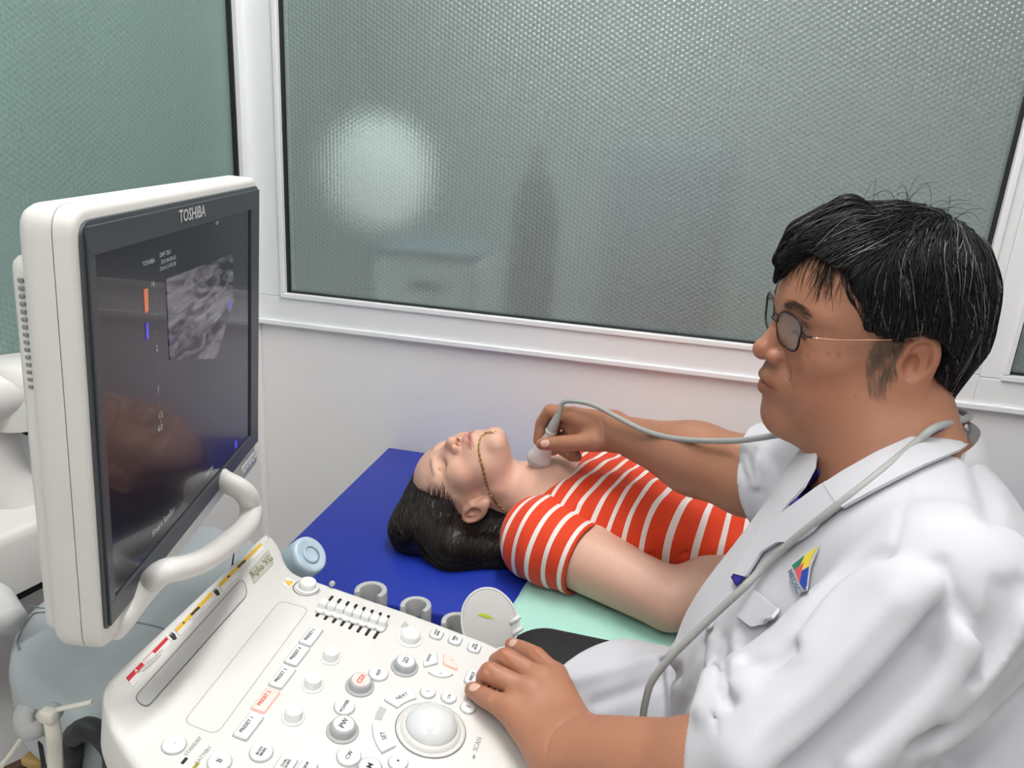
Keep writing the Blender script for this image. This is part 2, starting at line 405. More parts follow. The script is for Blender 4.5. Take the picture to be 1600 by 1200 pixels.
# ceiling lamps (out of the frame above, they light the room and glint on the trackball)
M_lampw = mat('lamp_housing', (.8,.8,.8), rough=.4)
M_tube = mat('lamp_tube', (.9,.9,.9), rough=.3, emit=(1,.98,.95), estr=9)
for i, (x, y) in enumerate(LAMPS):
    t = thing('ceiling_lamp', (x, y, CEIL), 'twin tube lamp fixed to the ceiling, '+['nearest the right wall','added by the studded window to brighten the wall','nearest the left wall and the camera'][i], 'lamp', 'ceiling lamps')
    obj('housing', boxb((x-.09,y-.62,CEIL-.05),(x+.09,y+.62,CEIL), .01), M_lampw, t)
    for s in (-1, 1): obj('tube', tube([(x+s*.045,y-.6,CEIL-.062),(x+s*.045,y+.6,CEIL-.062)], .013, 10), M_tube, t)
# spaces behind the studded panes
M_cor = mat('corridor_paint', (.42,.47,.46), rough=.9, noise=.05, nscale=2)
M_side = mat('side_room_paint', (.40,.52,.49), rough=.9, noise=.05, nscale=2)
yb = WALL_Y+2.2
st('wall_corridor', boxb((WALL_X-.66,yb,0),(XR,yb+.06,CEIL)), M_cor)
st('wall_corridor_left', boxb((WALL_X-.66,WALL_Y+.1,0),(WALL_X-.60,yb,CEIL)), M_cor)
st('wall_corridor_right', boxb((XR,WALL_Y+.1,0),(XR+.06,yb,CEIL)), M_cor)
st('wall_side_room', boxb((WALL_X-2.3,YF,0),(WALL_X-2.24,WALL_Y+.1,CEIL)), M_side)
st('wall_side_room_back', boxb((WALL_X-2.3,WALL_Y+.1,0),(WALL_X-.08,WALL_Y+.16,CEIL)), M_side)
st('wall_side_room_front', boxb((WALL_X-2.3,YF-.06,0),(WALL_X-.08,YF,CEIL)), M_side)
# blurred things standing in the corridor
M_bw = mat('cabinet_white', (.92,.92,.92), rough=.6); M_bd = mat('dark_fabric', (.03,.04,.05), rough=.8)
M_bb = mat('slate_blue_fabric', (.13,.17,.22), rough=.9)
c = thing('cabinet', (-.62,1.95,0), 'pale cabinet blurred behind the left half of the studded window', 'cabinet')
obj('body', boxb((-.76,1.80,0),(-.50,2.1,1.08), .02), M_bw, c, False); obj('top', boxb((-.76,1.80,1.08),(-.50,2.10,1.095), .004), M_bb, c, False)
for z in (.3,.65,1.0): obj('handle', boxb((-.66,1.785,z),(-.58,1.802,z+.015), .004), M_bd, c, False)
q = ypl(590,272,2.50); lbx = thing('added_glow_disc', (q[0],2.55,0), 'glowing disc on a stand, made up for the bright blur in the studded window', 'lamp')  # glowing disc made up to give the soft bright blur in the glass
obj('stand', tube([(q[0],2.55,.02),(q[0],2.55,q[2])], .015, 10), M_bd, lbx); obj('foot', lathe([(0,0),(.16,0),(.16,.012),(.02,.025),(0,.025)], (q[0],2.55,0), (0,0,1), 24), M_bd, lbx)
obj('glow_disc_shell', lathe([(0,-.06),(.12,-.05),(.185,-.01),(.19,.02),(.18,.02)], (q[0],2.52,q[2]), (0,-1,0), 32), M_bw, lbx); obj('lit_face', lathe([(.18,.015),(.16,.022),(0,.025)], (q[0],2.52,q[2]), (0,-1,0), 32), mat('glow_disc_white', (.9,.9,.9), rough=.5, emit=(1.,.98,.97), estr=.55), lbx)
c = thing('coat_stand', (-.36,1.82,0), 'dark coat on a stand, a narrow dark blur in the studded window', 'coat stand')
obj('pole', tube([(-.36,1.82,.02),(-.36,1.82,1.36)], .018, 10), M_bd, c)
for k in range(4):
    a = k*math.pi/2+.4; obj('foot', tube([(-.36,1.82,.06),(-.36+.11*math.cos(a),1.82+.08*math.sin(a),.02)], .014, 8), M_bd, c)
obj('coat', tube(crom([(-.36,1.82,.62),(-.36,1.82,.9),(-.355,1.82,1.15),(-.36,1.82,1.3)],5), np.interp(np.linspace(0,1,16),[0,.4,.8,1],[.075,.06,.055,.03]), 14), M_bd, c)
c = thing('high_back_chair', (-.08,2.25,0), 'slate blue high-backed chair blurred behind the middle of the studded window', 'chair')
obj('seat', boxb((-.30,2.0,.44),(.16,2.45,.54), .04, 3), M_bb, c); obj('backrest', boxb((-.26,2.42,.5),(.12,2.5,1.40), .05, 3), M_bb, c)
for sx in (-.26,.10):
    for sy in (2.05,2.4): obj('leg', tube([(sx,sy,0),(sx,sy,.46)], .018, 8), M_bd, c)
c = thing('low_cupboard', (.45,2.1,0), 'low dark cupboard blurred along the bottom right of the studded window', 'cupboard')
obj('body', boxb((.3,1.82,0),(1.3,1.98,1.06), .01), mat('cupboard_dark', (.10,.12,.13), rough=.7), c, False)
obj('top', boxb((.29,1.81,1.06),(1.31,1.99,1.085), .005), M_bd, c, False)
# ------------------------------------------------------------------ examination table
BZ = .655; by0, by1, bx0, bx1 = 1.0, 1.598, -.632, 1.25
M_vinyl = mat('blue_vinyl', (.012,.035,.36), rough=.42, noise=.10, nscale=9, bump=.15, bscale=500)
M_steel = mat('white_enamel_steel', (.72,.73,.75), rough=.35)
bed = thing('examination_table', (.3,1.3,0), 'blue vinyl examination table against the low wall', 'examination table')
obj('mattress', boxb((bx0,by0,BZ-.052),(bx1,by1,BZ), .007, 3), M_vinyl, bed)
obj('piping', tube([(bx0+.004,by0+.006,BZ-.026),(bx1-.004,by0+.006,BZ-.026),(bx1-.004,by1-.006,BZ-.026),(bx0+.004,by1-.006,BZ-.026)], .0045, 6, closed=True), M_vinyl, bed)
obj('frame', join(boxb((bx0+.02,by0+.02,BZ-.10),(bx1-.02,by0+.05,BZ-.052)), boxb((bx0+.02,by1-.05,BZ-.10),(bx1-.02,by1-.02,BZ-.052)),
    boxb((bx0+.02,by0+.05,BZ-.10),(bx0+.05,by1-.05,BZ-.052)), boxb((bx1-.05,by0+.05,BZ-.10),(bx1-.02,by1-.05,BZ-.052))), M_steel, bed, False)
for x in (bx0+.04, bx1-.04):
    for y in (by0+.04, by1-.04):
        l = obj('leg', tube([(x,y,.015),(x,y,BZ-.06)], .018, 12), M_steel, bed); obj('foot', tube([(x,y,0),(x,y,.025)], .023, 12), M_gasket, l)
# ------------------------------------------------------------------ ultrasound machine
M_pl = mat('ivory_plastic', (.70,.69,.665), rough=.38, noise=.012, nscale=20)
M_key = mat('white_key', (.80,.815,.81), rough=.3)
M_keyrim = mat('key_shadow_gap', (.36,.38,.38), rough=.6)
M_pink = mat('lit_pink_key', (.88,.60,.55), rough=.4, emit=(1,.42,.36), estr=.12)
M_pinkrim = mat('lit_pink_edge', (.80,.45,.40), rough=.4)
M_grey = mat('grey_plastic', (.42,.43,.43), rough=.45)
M_dgrey = mat('mid_grey_knob', (.40,.42,.43), rough=.38)
M_ink = mat('black_ink', (.03,.03,.035), rough=.6); M_inkg = mat('grey_ink', (.25,.26,.27), rough=.6); M_inkr = mat('red_ink', (.6,.05,.04), rough=.6)
M_black = mat('black_slot', (.008,.008,.009), rough=.7)
M_deck = mat('blue_grey_plastic', (.38,.42,.44), rough=.42, noise=.02, nscale=30)
M_mesh = mat('grey_mesh_label', (.60,.60,.59), rough=.75, noise=.14, nscale=900)
M_ww = mat('sticker_white', (.80,.80,.78), rough=.5); M_yel = mat('sticker_yellow', (.82,.50,.04), rough=.5); M_red = mat('sticker_red', (.60,.02,.03), rough=.5)
TH = math.radians(9); CO = np.array([-.3,.6,.80]); CU = np.array([0,1.,0]); CV = np.array([-math.cos(TH),0,math.sin(TH)]); CN = np.cross(CU, CV)
LV0, LV1, LSL = .125, .165, .55
def lip(v):
    v = np.asarray(v, float); a = np.clip(v-LV0, 0, LV1-LV0)
    return LSL*a*a/(2*(LV1-LV0))+LSL*np.clip(v-LV1, 0, None)
def cuv(px, py, h=0):
    """pixel -> (u,v) on the control surface, following its raised rear"""
    d = ray(px, py); H = h
    for _ in range(25):
        t = ((CO-EYE)@CN+H)/(d@CN); P = EYE+t*d; v = (P-CO)@CV; H = .5*H+.5*(h+float(lip(v)))
    return np.array([(P-CO)@CU, v])
def cpt(px, py, h=0):
    uv = cuv(px, py, h); return CO+uv[0]*CU+uv[1]*CV+(float(lip(uv[1]))+h)*CN
us = thing('ultrasound_machine', (-.42,.62,0), 'white ultrasound scanner on wheels in front of the seated man, with tilted monitor and keyboard', 'ultrasound machine')
# --- control panel housing
OUT = [(417,827),(437,848),(448,880),(463,894),(487,902),(555,926),(640,955),(720,985),(770,1004),(800,1022),(838,1062),(868,1125),(890,1200),(890,1290),(840,1400),(640,1470),(380,1440),(260,1300),(209,1195),(192,1170),(170,1131),(159,1095),(162,1068),(176,1051)]
out = rounded([cuv(*p) for p in OUT], .012, 3)
g = prism(out, -.055, 0, CO, CU, CV, bev=.009, seg=3)
bm = bmesh.new(); vs = [bm.verts.new(v) for v in g[0]]
for f in g[1]:
    try: bm.faces.new([vs[i] for i in f])
    except ValueError: pass
for v in np.r_[np.linspace(LV0, LV1, 7), np.linspace(LV1, .3, 6)[1:]]:
    bmesh.ops.bisect_plane(bm, geom=bm.verts[:]+bm.edges[:]+bm.faces[:], plane_co=CO+v*CV, plane_no=CV, dist=1e-6)
bmesh.ops.triangulate(bm, faces=[f for f in bm.faces if len(f.verts) > 4])
bm.verts.index_update(); V, F = bmgeo(bm); vv = (V-CO)@CV; V = V+np.outer(lip(vv), CN)
panel = obj('control_panel', (V, F), M_pl, us); autosmooth(panel, 40)
def rel(poly, inset=0): return np.array([cuv(*p) for p in poly])
def patch(name, poly, m, h0=-.0005, h1=.0006, parent=panel, r=0, bev=0, subdiv=True, smooth=True):
    """polygon (in u,v) laid on the control surface with real thickness, following the raised rear"""
    P = rounded(poly, r, 4) if r else np.asarray(poly, float)
    D = []
    for i in range(len(P)):
        a, b = P[i], P[(i+1) % len(P)]; n = max(1, int(np.linalg.norm(b-a)/.012)); D += [a+(b-a)*k/n for k in range(n)]
    D = np.array(D)
    g = prism(D, h0, h1, CO, CU, CV, bev=bev, seg=2)
    bm = bmesh.new(); vs = [bm.verts.new(v) for v in g[0]]
    for f in g[1]:
        try: bm.faces.new([vs[i] for i in f])
        except ValueError: pass
    if D[:,1].max() > LV0:
        for v in np.arange(D[:,1].min(), D[:,1].max(), .006): bmesh.ops.bisect_plane(bm, geom=bm.verts[:]+bm.edges[:]+bm.faces[:], plane_co=CO+v*CV, plane_no=CV, dist=1e-6)
    bm.verts.index_update(); V, F = bmgeo(bm); V = V+np.outer(lip((V-CO)@CV), CN)
    o = obj(name, (V, F), m, parent, smooth)
    if smooth: autosmooth(o, 30)
    return o
def ltext(s, uv, size, m, h=.0012, parent=panel, U=None, W=None, name='lettering', bold=.0, align='CENTER'):
    O = CO+uv[0]*CU+uv[1]*CV+float(lip(uv[1]))*CN
    Wv = CV if W is None else W
    if W is None and uv[1] > LV0:
        sl = LSL*min(1, (uv[1]-LV0)/(LV1-LV0)); Wv = unit(CV+sl*CN)
    return text_geo(s, size, O, CU if U is None else U, Wv, h, align, bold)
# groove of the flat field, rings
def groove(poly, r, w=.0012, parent=panel, m=None):
    P = rounded(poly, r, 5); P3 = np.array([CO+a*CU+b*CV+(float(lip(b))+.0001)*CN for a, b in P])
    return obj('groove', tube(P3, w, 4, closed=True), m or M_keyrim_l, parent)
M_keyrim_l = mat('soft_groove', (.60,.60,.585), rough=.6)
groove([cuv(437,938), cuv(483,951), cuv(338,1148), cuv(286,1128)], .010, .0008)
# mesh label strip and stickers on the raised rear
patch('mesh_strip', [cuv(379,904), cuv(387,928), cuv(229,1106), cuv(210,1092)], M_mesh, -.0003, .0010, r=.011, smooth=False)
obj('groove', tube([CO+a*CU+b*CV+(float(lip(b))+.0008)*CN for a, b in rounded([cuv(379,903), cuv(388,929), cuv(229,1108), cuv(209,1092)], .011, 5)], .0006, 4, closed=True), M_inkg, panel)
def sticker(c, word, colm, word_m):
    a, b, c2, d = [cuv(*p) for p in c]      # top-left, top-right, bottom-right, bottom-left as the operator reads it
    s = patch('warning_sticker', [a, b, c2, d], M_ww, -.0003, .0008)
    q = lambda x, y: (a*(1-x)+b*x)*(1-y)+(d*(1-x)+c2*x)*y
    s2 = patch('colour_bar', [q(.0,.0), q(1,.0), q(1,.42), q(0,.42)], colm, .0004, .0011, parent=panel if False else s)
    L = np.linalg.norm(b-a); H = np.linalg.norm(d-a)
    gs = [mi(ltext(word, q(.5,.21), H*.44, M_ink, .0013, bold=.0004), 0)]
    lines = {'DANGER': ['EXPLOSION HAZARD IF USED WITH', 'FLAMMABLE ANESTHETICS'], 'CAUTION': ['Do not operate close to the system','Read the manual before use'], 'CAUTION ': ['To keep away from moisture, do not place','fluids near or above panel']}[word]
    for k, t in enumerate(lines): gs.append(mi(ltext(t, q(.5,.58+.27*k), min(H*.24, L/len(t)*1.55), M_ink, .0010), 1))
    V, F, I = join(*gs); obj('print', (V, F, I), [word_m, M_ink], s, False)
    tri = [q(.17,.32), q(.23,.32), q(.20,.03)]; patch('warning_triangle', tri, word_m, .0005, .0013, parent=s)
sticker([(197,1060),(260,996),(267,1006),(207,1074)], 'DANGER', M_red, M_ww)
sticker([(273,985),(330,925),(337,936),(282,994)], 'CAUTION', M_yel, M_ink)
sticker([(341,914),(407,849),(413,858),(349,924)], 'CAUTION ', M_yel, M_ink)
for (x, y) in ((270,995),(338,926)):
    a = cuv(x, y); patch('pictogram_sticker', a+np.array([(-.006,-.006),(.006,-.006),(.006,.006),(-.006,.006)])*.9, M_ww, -.0003, .0008)
    hand = a+np.array([(-.0035,-.0035),(.0010,-.0045),(.0035,.0),(.0025,.0045),(.001,.001),(.0,.0045),(-.001,.001),(-.0025,.004)])
    patch('pictogram', hand, M_ink, .0004, .0012, smooth=False)
bd = patch('name_badge', [cuv(419,859), cuv(428,881), cuv(397,913), cuv(389,893)], mat('badge', (.50,.50,.44), rough=.35), -.0003, .0014, r=.002)
obj('print', ltext('Aplio XG', (cuv(408,886)), .0125, None, .0018), mat('olive_ink', (.20,.22,.06), rough=.5), bd, False)
tr = cuv(451,911); ts_ = patch('warning_sticker', tr+np.array([(-.010,-.007),(.010,-.007),(.010,.007),(-.010,.007)])*.85, M_ww, -.0003, .0006)
patch('warning_triangle', tr+np.array([(-.006,-.004),(.006,-.004),(0,.006)]), M_yel, .0003, .0010, parent=ts_, smooth=False)
# --- keys
def key(poly, label='', m=M_key, rim=M_keyrim, ink=M_ink, r=.003, h=.0026, size=.005, dv=0, name='key', rot=0, lines=None):
    poly = np.array(poly); c = poly.mean(0)
    gr = prism(rounded(c+(poly-c)*1.0+0, r, 4), -.0005, .0006, CO, CU, CV)
    e = poly-c; e = e*(1-.0011/np.abs(e).max(0)); top = prism(rounded(c+e, r, 4), 0, h, CO, CU, CV, bev=.0009, seg=2)
    gs = [mi(gr, 1), mi(top, 0)]
    Uv, Wv = CU, CV
    if rot: a = math.radians(rot); Uv = CU*math.cos(a)+CV*math.sin(a); Wv = -CU*math.sin(a)+CV*math.cos(a)
    for k, t in enumerate(lines or [label]):
        if t: gs.append(mi(ltext(t, c+np.array([0, dv-((k-(len(lines)-1)/2)*size*.95 if lines else 0)]), size, None, h+.0003, U=Uv, W=Wv, bold=.0001), 2))
    V, F, I = join(*gs); o = obj(name, (V, F, I), [m, rim, ink], panel); autosmooth(o, 30); return o
def rect(c, w, l): c = np.array(c); return [c+np.array(p) for p in ((-w/2,-l/2),(w/2,-l/2),(w/2,l/2),(-w/2,l/2))]
def circ(c, r, n=24): return [np.array(c)+r*np.array([math.cos(2*math.pi*k/n), math.sin(2*math.pi*k/n)]) for k in range(n)]
for k, (x, y) in enumerate([(388,1136),(415,1095),(441,1059),(464,1025),(486,995)]):
    lit = k == 1
    key(rect(cuv(x, y), .034, .017), 'PRESET %d' % (k+1), M_pink if lit else M_key, M_pinkrim if lit else M_keyrim, M_inkr if lit else M_ink, size=.0056, dv=.002, name='preset_key')
def rkey(x, y, r, label='', ink=M_ink, size=.0055, lines=None, el=1.0, rot=0):
    return key([np.array(cuv(x, y))+np.array([(p-np.array(cuv(x,y)))[0]*el, (p-np.array(cuv(x,y)))[1]]) for p in circ(cuv(x, y), r)], label, ink=ink, r=0, size=size, name='round_key', lines=lines, rot=rot)
rkey(591,1054,.0115,'ADF'); rkey(538,1106,.0115,'POWER', size=.0052); rkey(545,1183,.0125,'CW', size=.0062); rkey(408,1177,.0115, lines=['BODY','MARK'], size=.0038)
rkey(272,1165,.0115,'~', M_inkg); rkey(343,1192,.0115,'II', size=.008); rkey(622,1192,.0105,'•', size=.010)
rkey(668,1083,.0092,'1', size=.006); rkey(701,1091,.0092,'CAL', size=.0042); rkey(731,1107,.0092,'2', size=.006)
for (x, y, ls) in ((682,992,['1 BODY','MARK']),(711,1001,['TIMER','OFF']),(741,1013,['CINE','MODE'])):
    key(rect(cuv(x, y), .019, .017), r=.006, lines=ls, size=.0038, name='rounded_key', h=.003)
key(rect(cuv(742,1062), .026, .024), 'FREEZE', r=.008, size=.0048, name='freeze_key', h=.003, dv=.004)
key(rect(cuv(446,1196), .020, .018), lines=['DUAL','QUAD'], r=.003, size=.0038, name='rounded_key')
key(rect(cuv(478,1204), .020, .018), lines=['CURSOR',''], r=.003, size=.0038, name='rounded_key')
# arc keys around the trackball
TB = np.array(cuv(673,1140))
def arc(r0, r1, a0, a1, n=8):
    A = np.radians(np.linspace(a0, a1, n)); return [TB+r1*np.array([math.cos(a), math.sin(a)]) for a in A]+[TB+r0*np.array([math.cos(a), math.sin(a)]) for a in A[::-1]]
def ang(px, py): d = cuv(px, py)-TB; return math.degrees(math.atan2(d[1], d[0])), np.linalg.norm(d)
aN, rN = ang(625,1090); aS, rS = ang(597,1153); aG, rG = ang(594,1115)
key(arc(rN-.010, rN+.009, aN-19, aN+17), 'NEXT', r=.002, size=.0060, name='next_key', rot=aN-90)
key(arc(rS-.009, rS+.009, aS-19, aS+19), 'SET', r=.002, size=.0068, name='set_key', rot=aS-90 if aS < 180 else aS-180)
patch('dimple', arc(rG-.004, rG+.004, aG-9, aG+9), mat('dimple_grey', (.46,.47,.46), rough=.5), -.001, .0006, r=.003)
# three-part round key
T3 = np.array(cuv(688,1040))
for a0, a1, lit, tx in ((25,135,0,'QUICK'),(-95,15,1,'1'),(145,255,0,'2')):
    A = np.radians(np.linspace(a0+6, a1-6, 9)); pl = [T3+.0205*np.array([math.cos(a), math.sin(a)]) for a in A]+[T3+.003*np.array([math.cos(math.radians((a0+a1)/2)), math.sin(math.radians((a0+a1)/2))])]
    key(pl, tx, M_pink if lit else M_key, M_pinkrim if lit else M_keyrim, M_inkr if lit else M_ink, r=.002, size=.0045, name='sector_key')
# knobs
def knob(x, y, r, h, m=M_key, label='', cap=None, ink=M_ink, rimm=M_key, name='knob'):
    c = cuv(x, y); O = CO+c[0]*CU+c[1]*CV
    g0 = lathe([(r*1.22,-.001),(r*1.22,.0015),(r*1.1,.0025)], O, CN, 28, capt=True)
    g1 = lathe([(r,.0),(r*.98,h*.3),(r*.93,h*.8),(r*.86,h*.97),(r*.70,h*1.02)], O, CN, 28, capt=True)
    gs = [mi(g0, 1), mi(g1, 0)]
    if cap: gs.append(mi(lathe([(r*.78,h*.98),(r*.74,h*1.06)], O, CN, 28, capt=True), 2))
    if label: gs.append(mi(text_geo(label, r*.62, O, CU, CV, h*1.06+.0004, bold=.0001), 3))
    V, F, I = join(*gs); o = obj(name, (V, F, I), [m, rimm, cap or m, ink], panel); autosmooth(o, 50); return o
for x, y in ((516,1029),(488,1072),(458,1122)): knob(x, y, .0095, .0115, M_key)
knob(640,999,.0125,.011,M_key); kn = knob(480,918,.0115,.010,M_key); groove(circ(cuv(478,919), .0155, 20), 0, .0009, m=M_inkg)
knob(632,1043,.0130,.0100,M_dgrey,'2D',M_key,rimm=M_grey,name='mode_knob'); knob(562,1073,.0130,.0100,M_dgrey,'CDI',M_pink,M_inkr,M_grey,name='mode_knob'); knob(535,1143,.0135,.0105,M_dgrey,'PW',M_key,rimm=M_grey,name='mode_knob')
knob(575,1213,.0135,.0125,M_dgrey,'M',M_key,rimm=M_grey,name='mode_knob')
# printed words straight on the panel
pr = [ltext('LAMP', cuv(497,926), .005, None, .0004), ltext('STANDBY', cuv(302,1166), .0055, None, .0004), ltext('BATTERY', cuv(318,1180), .0055, None, .0004), ltext('DEPTH', cuv(631,976), .0042, None, .0004), ltext('ZOOM', cuv(634,980), .0042, None, .0004),
      ltext('ꟻ', cuv(654,1050), .004, None, .0004)]
for g_ in pr[:5]: obj('print', g_, M_inkg, panel, False)['kind'] = 'stuff'
obj('print', ltext('SCAN', cuv(746,1163), .0075, None, .0004), M_inkg, panel, False)['kind'] = 'stuff'
obj('arrow_mark', (prism(rounded([cuv(738,1183), cuv(741,1178), cuv(743,1183), cuv(740,1187)], 0), .0001, .0005, CO, CU, CV)), M_inkg, panel, False)
for (x, y), mm in (((288,1189),M_black),((306,1197),mat('olive_led', (.30,.30,.02), rough=.4))): patch('indicator_light', rect(cuv(x, y), .007, .003), mm, -.0005, .0006)
# slider faders
for k in range(8):
    t = k/7; a = cuv(519+(606-519)*t, 931+(961-931)*t); b = cuv(495+(586-495)*t, 964+(999-964)*t)
    a = np.array([a[0], (a[1]+b[1])/2]); b = np.array([b[0], a[1]])
    patch('slider_slot', [a+(0,-.0018), a+(0,.0018), b+(0,.0018), b+(0,-.0018)], M_black, -.001, .0005, r=.0017)
    c = cuv(502+(598-502)*t, 955+(984-955)*t-3); c[1] = a[1]; O = CO+c[0]*CU+c[1]*CV
    g1 = prism(rounded(rect((0,0), .020, .0120), .0055, 4), .0012, .0040, O, CU, CV, bev=.0008); g2 = prism(rounded(rect((.002,0), .0115, .0105), .003, 4), .0040, .0120, O, CU, CV, bev=.002, seg=3)
    o = obj('slider_knob', join(g1, g2), M_key, panel); autosmooth(o, 40)
# trackball
tb = np.array([*TB]); O = CO+tb[0]*CU+tb[1]*CV
ring = obj('trackball_ring', lathe([(.0365,-.001),(.0365,.0012),(.0345,.0022),(.0335,.0008),(.0325,.0008),(.0315,.0034),(.029,.0055),(.0275,.006)], O, CN, 48), M_pl, panel); autosmooth(ring, 50)
obj('trackball_ring', tube([O+.0372*(math.cos(a)*CU+math.sin(a)*CV)+.0004*CN for a in np.linspace(0, 2*math.pi, 48, endpoint=False)], .0006, 4, closed=True), M_inkg, panel)
a = np.linspace(0, math.pi/2, 9); tball = obj('trackball', lathe([(.0275*math.cos(q), .004+.0185*math.sin(q)) for q in a], O, CN, 48), mat('milky_ball', (.70,.72,.73), rough=.12, coat=.4, sss=.2), panel)
# --- blue-grey deck behind the panel, pedestal, column, base and castors
DZ = .745
dk = [zpl(x, y, DZ)[:2] for x, y in ((8,1035),(19,1062),(36,1082),(69,1101),(110,1123),(154,1145),(215,1195))]
dk2 = [zpl(x, y, DZ)[:2] for x, y in ((400,838),(330,812),(225,835),(120,893),(82,919),(55,936),(27,963),(14,995))]
g = prism(rounded([*dk, (-.36,.44), (-.33,.8)]+[*dk2], .02, 4), DZ-.09, DZ, bev=.022, seg=4)
deck = obj('rear_deck', g, M_deck, us); autosmooth(deck, 50)
gp = [zpl(x, y, DZ)[:2] for x, y in ((30,1015),(28,1000),(45,966),(65,957),(150,962),(260,985),(240,1010))]
obj('deck_groove', tube(crom([(*p, DZ+.0002) for p in gp], 5), .0014, 6), mat('deck_groove', (.17,.20,.22), rough=.6), deck)
gp = [zpl(x, y, DZ)[:2] for x, y in ((44,946),(90,954),(160,962))]
obj('deck_groove', tube(crom([(*p, DZ+.0002) for p in gp], 5), .0010, 6), mat('deck_groove'  , (.17,.20,.22)), deck)
obj('neck', boxb((-.62,.50,.42),(-.36,.80,DZ-.08), .04, 4), M_deck, us)
obj('body', boxb((-.80,.42,.12),(-.34,.88,.55), .05, 4), M_pl, us)
for i, z in enumerate((.22,.30,.38)): obj('vent_slot', boxb((-.338,.50,z),(-.336,.80,z+.012)), M_black, us, False)
obj('base', boxb((-.88,.36,.07),(-.20,.93,.14), .03, 3), M_grey, us)
for x in (-.80,-.28):
    for y in (.42,.87):
        c = obj('castor', lathe([(.0,-.017),(.03,-.017),(.035,-.01),(.035,.01),(.03,.017),(0,.017)], (x, y, .035), (0,1,0), 20), M_black, us); obj('fork', boxb((x-.02,y-.024,.035),(x+.02,y+.024,.085), .004), M_grey, c)
# --- monitor
MU = unit([-.24198527, .97027415, -.00334653]); MD = np.array([-.04349616, -.01569875, -.99893024]); MD = unit(MD-MU*(MU@MD)); MN = np.cross(MU, -MD)   # right, down, out of the screen
MP = at(402, 290, 1.05)
def muv(px, py, d=0): P = onplane(px, py, MP+MN*d, MN); return np.array([(P-MP)@MU, (P-MP)@MD])
def m3(a, b, d=0): return MP+a*MU+b*MD+d*MN
BW, BH = muv(123,357)[0], muv(402,688)[1]        # bezel width (negative) and height
mon = thing('monitor', MP, parent=us)
W0, W1, H0, H1 = BW-.006, .004, -.010, BH+.022
hs = rounded([(W0,-H0),(W1,-H0),(W1,-H1),(W0,-H1)], [.022,.016,.02,.022], 6)
gf = prism(hs, -.016, -.001, MP, MU, -MD, bev=.006, seg=3)
gb = prism(rounded([(W0,-H0),(W1,-H0),(W1,-H1),(W0,-H1)], [.022,.016,.02,.022], 6), -.0168, -.046, MP, MU, -MD, bev=.016, seg=4)
o = obj('front_shell', gf, M_pl, mon); autosmooth(o, 40); o = obj('rear_shell', gb, M_pl, mon); autosmooth(o, 40)
gb2 = prism(rounded([(W0+.05,-.06),(W1-.05,-.06),(W1-.05,-H1+.03),(W0+.05,-H1+.03)], .03, 5), -.044, -.085, MP, MU, -MD, bev=.02, seg=3)
o = obj('back_bulge', gb2, M_pl, mon); autosmooth(o, 40)
obj('side_rib', prism(rounded([(W0+.008,-.030),(W0+.04,-.030),(W0+.04,-.36),(W0+.010,-.36)], .012, 5), -.036, -.055, MP, MU, -MD, bev=.008, seg=3), M_pl, mon)
for k in range(15):
    b = .048+k*.0060; obj('vent_hole', box(m3(W0+.0080+k*.00012, b, -.0460), (.0046,.0032,.0034), .001), M_inkg, mon, False)
M_bez = mat('charcoal_bezel', (.055,.062,.070), rough=.35)
bz = rounded([(BW,0),(0,0),(0,-BH),(BW,-BH)], [.016,.010,.004,.006], 5)
s0, s1, t0, t1 = muv(141,400)[0], muv(388,322)[0], .026, muv(388,680)[1]
fr = [prism(bz, -.002, .0015, MP, MU, -MD, bev=.001)]
o = obj('bezel', fr[0], M_bez, mon); autosmooth(o, 30)
# raised lips of the bezel around the sunken screen
def mbox(a0, b0, a1, b1, d0, d1): return prism([(a0,-b0),(a1,-b0),(a1,-b1),(a0,-b1)], d0, d1, MP, MU, -MD, bev=.0006)
obj('bezel_lip', join(mbox(BW+.004,.004,-.004,t0,.001,.004), mbox(BW+.004,t1,-.004,BH-.003,.001,.004), mbox(BW+.004,t0,s0,t1,.001,.004), mbox(s1,t0,-.004,t1,.001,.004)), M_bez, mon, False)
scr = obj('screen', mbox(s0,t0,s1,t1,.0005,.0018), mat('screen_glass', (.004,.005,.007), rough=.20, spec=.7, coat=.3, emit=(.02,.02,.05), estr=.12), mon, False)
def scr_mat(name, c, e): return mat(name, tuple(x*.02 for x in c), rough=.12, emit=c, estr=e)
M_st = scr_mat('screen_text', (.7,.75,.8), .42)
obj('print', xf(text_geo('TOSHIBA', .0165, m3(muv(294,333)[0], .0135, 0), MU, -MD, .0045, bold=.0003)), mat('logo_silver', (.62,.64,.65), rough=.35), mon, False)
def mtext(s, px, py, size, align='LEFT'): a = muv(px, py); return text_geo(s, size, m3(a[0], a[1], 0), MU, -MD, .0021, align)
tx = [mtext('TOSHIBA', 219, 413, .0060), mtext('DIFF T8.0', 246, 399, .0060), mtext('73 8.4 2.4 FR 28', 246, 421, .0055), mtext('2DG 84 DR 65', 248, 410, .0055),
      mtext('14', 232, 445, .007), mtext('cm', 334, 348, .0075), mtext('DEPTH', 318, 744, .008), mtext('Smart Sensor', 234, 835, .010), mtext('II', 262, 800, .006)]
for y in range(448, 660, 14): tx.append(mtext('-' if y % 4 else '·', 237+(y-448)*.045, y, .008))
tx += [mtext('2', 240, 545, .008), mtext('3', 242, 610, .008), mtext('4.0', 243, 672, .009), mtext('1.5', 244, 652, .008)]
obj('screen_text', join(*tx), M_st, scr, False)
def mq(name, pts, m, d1=.0024):
    P = [muv(*p) for p in pts]; return obj(name, prism([(a,-b) for a, b in P], .0017, d1, MP, MU, -MD), m, scr, False)
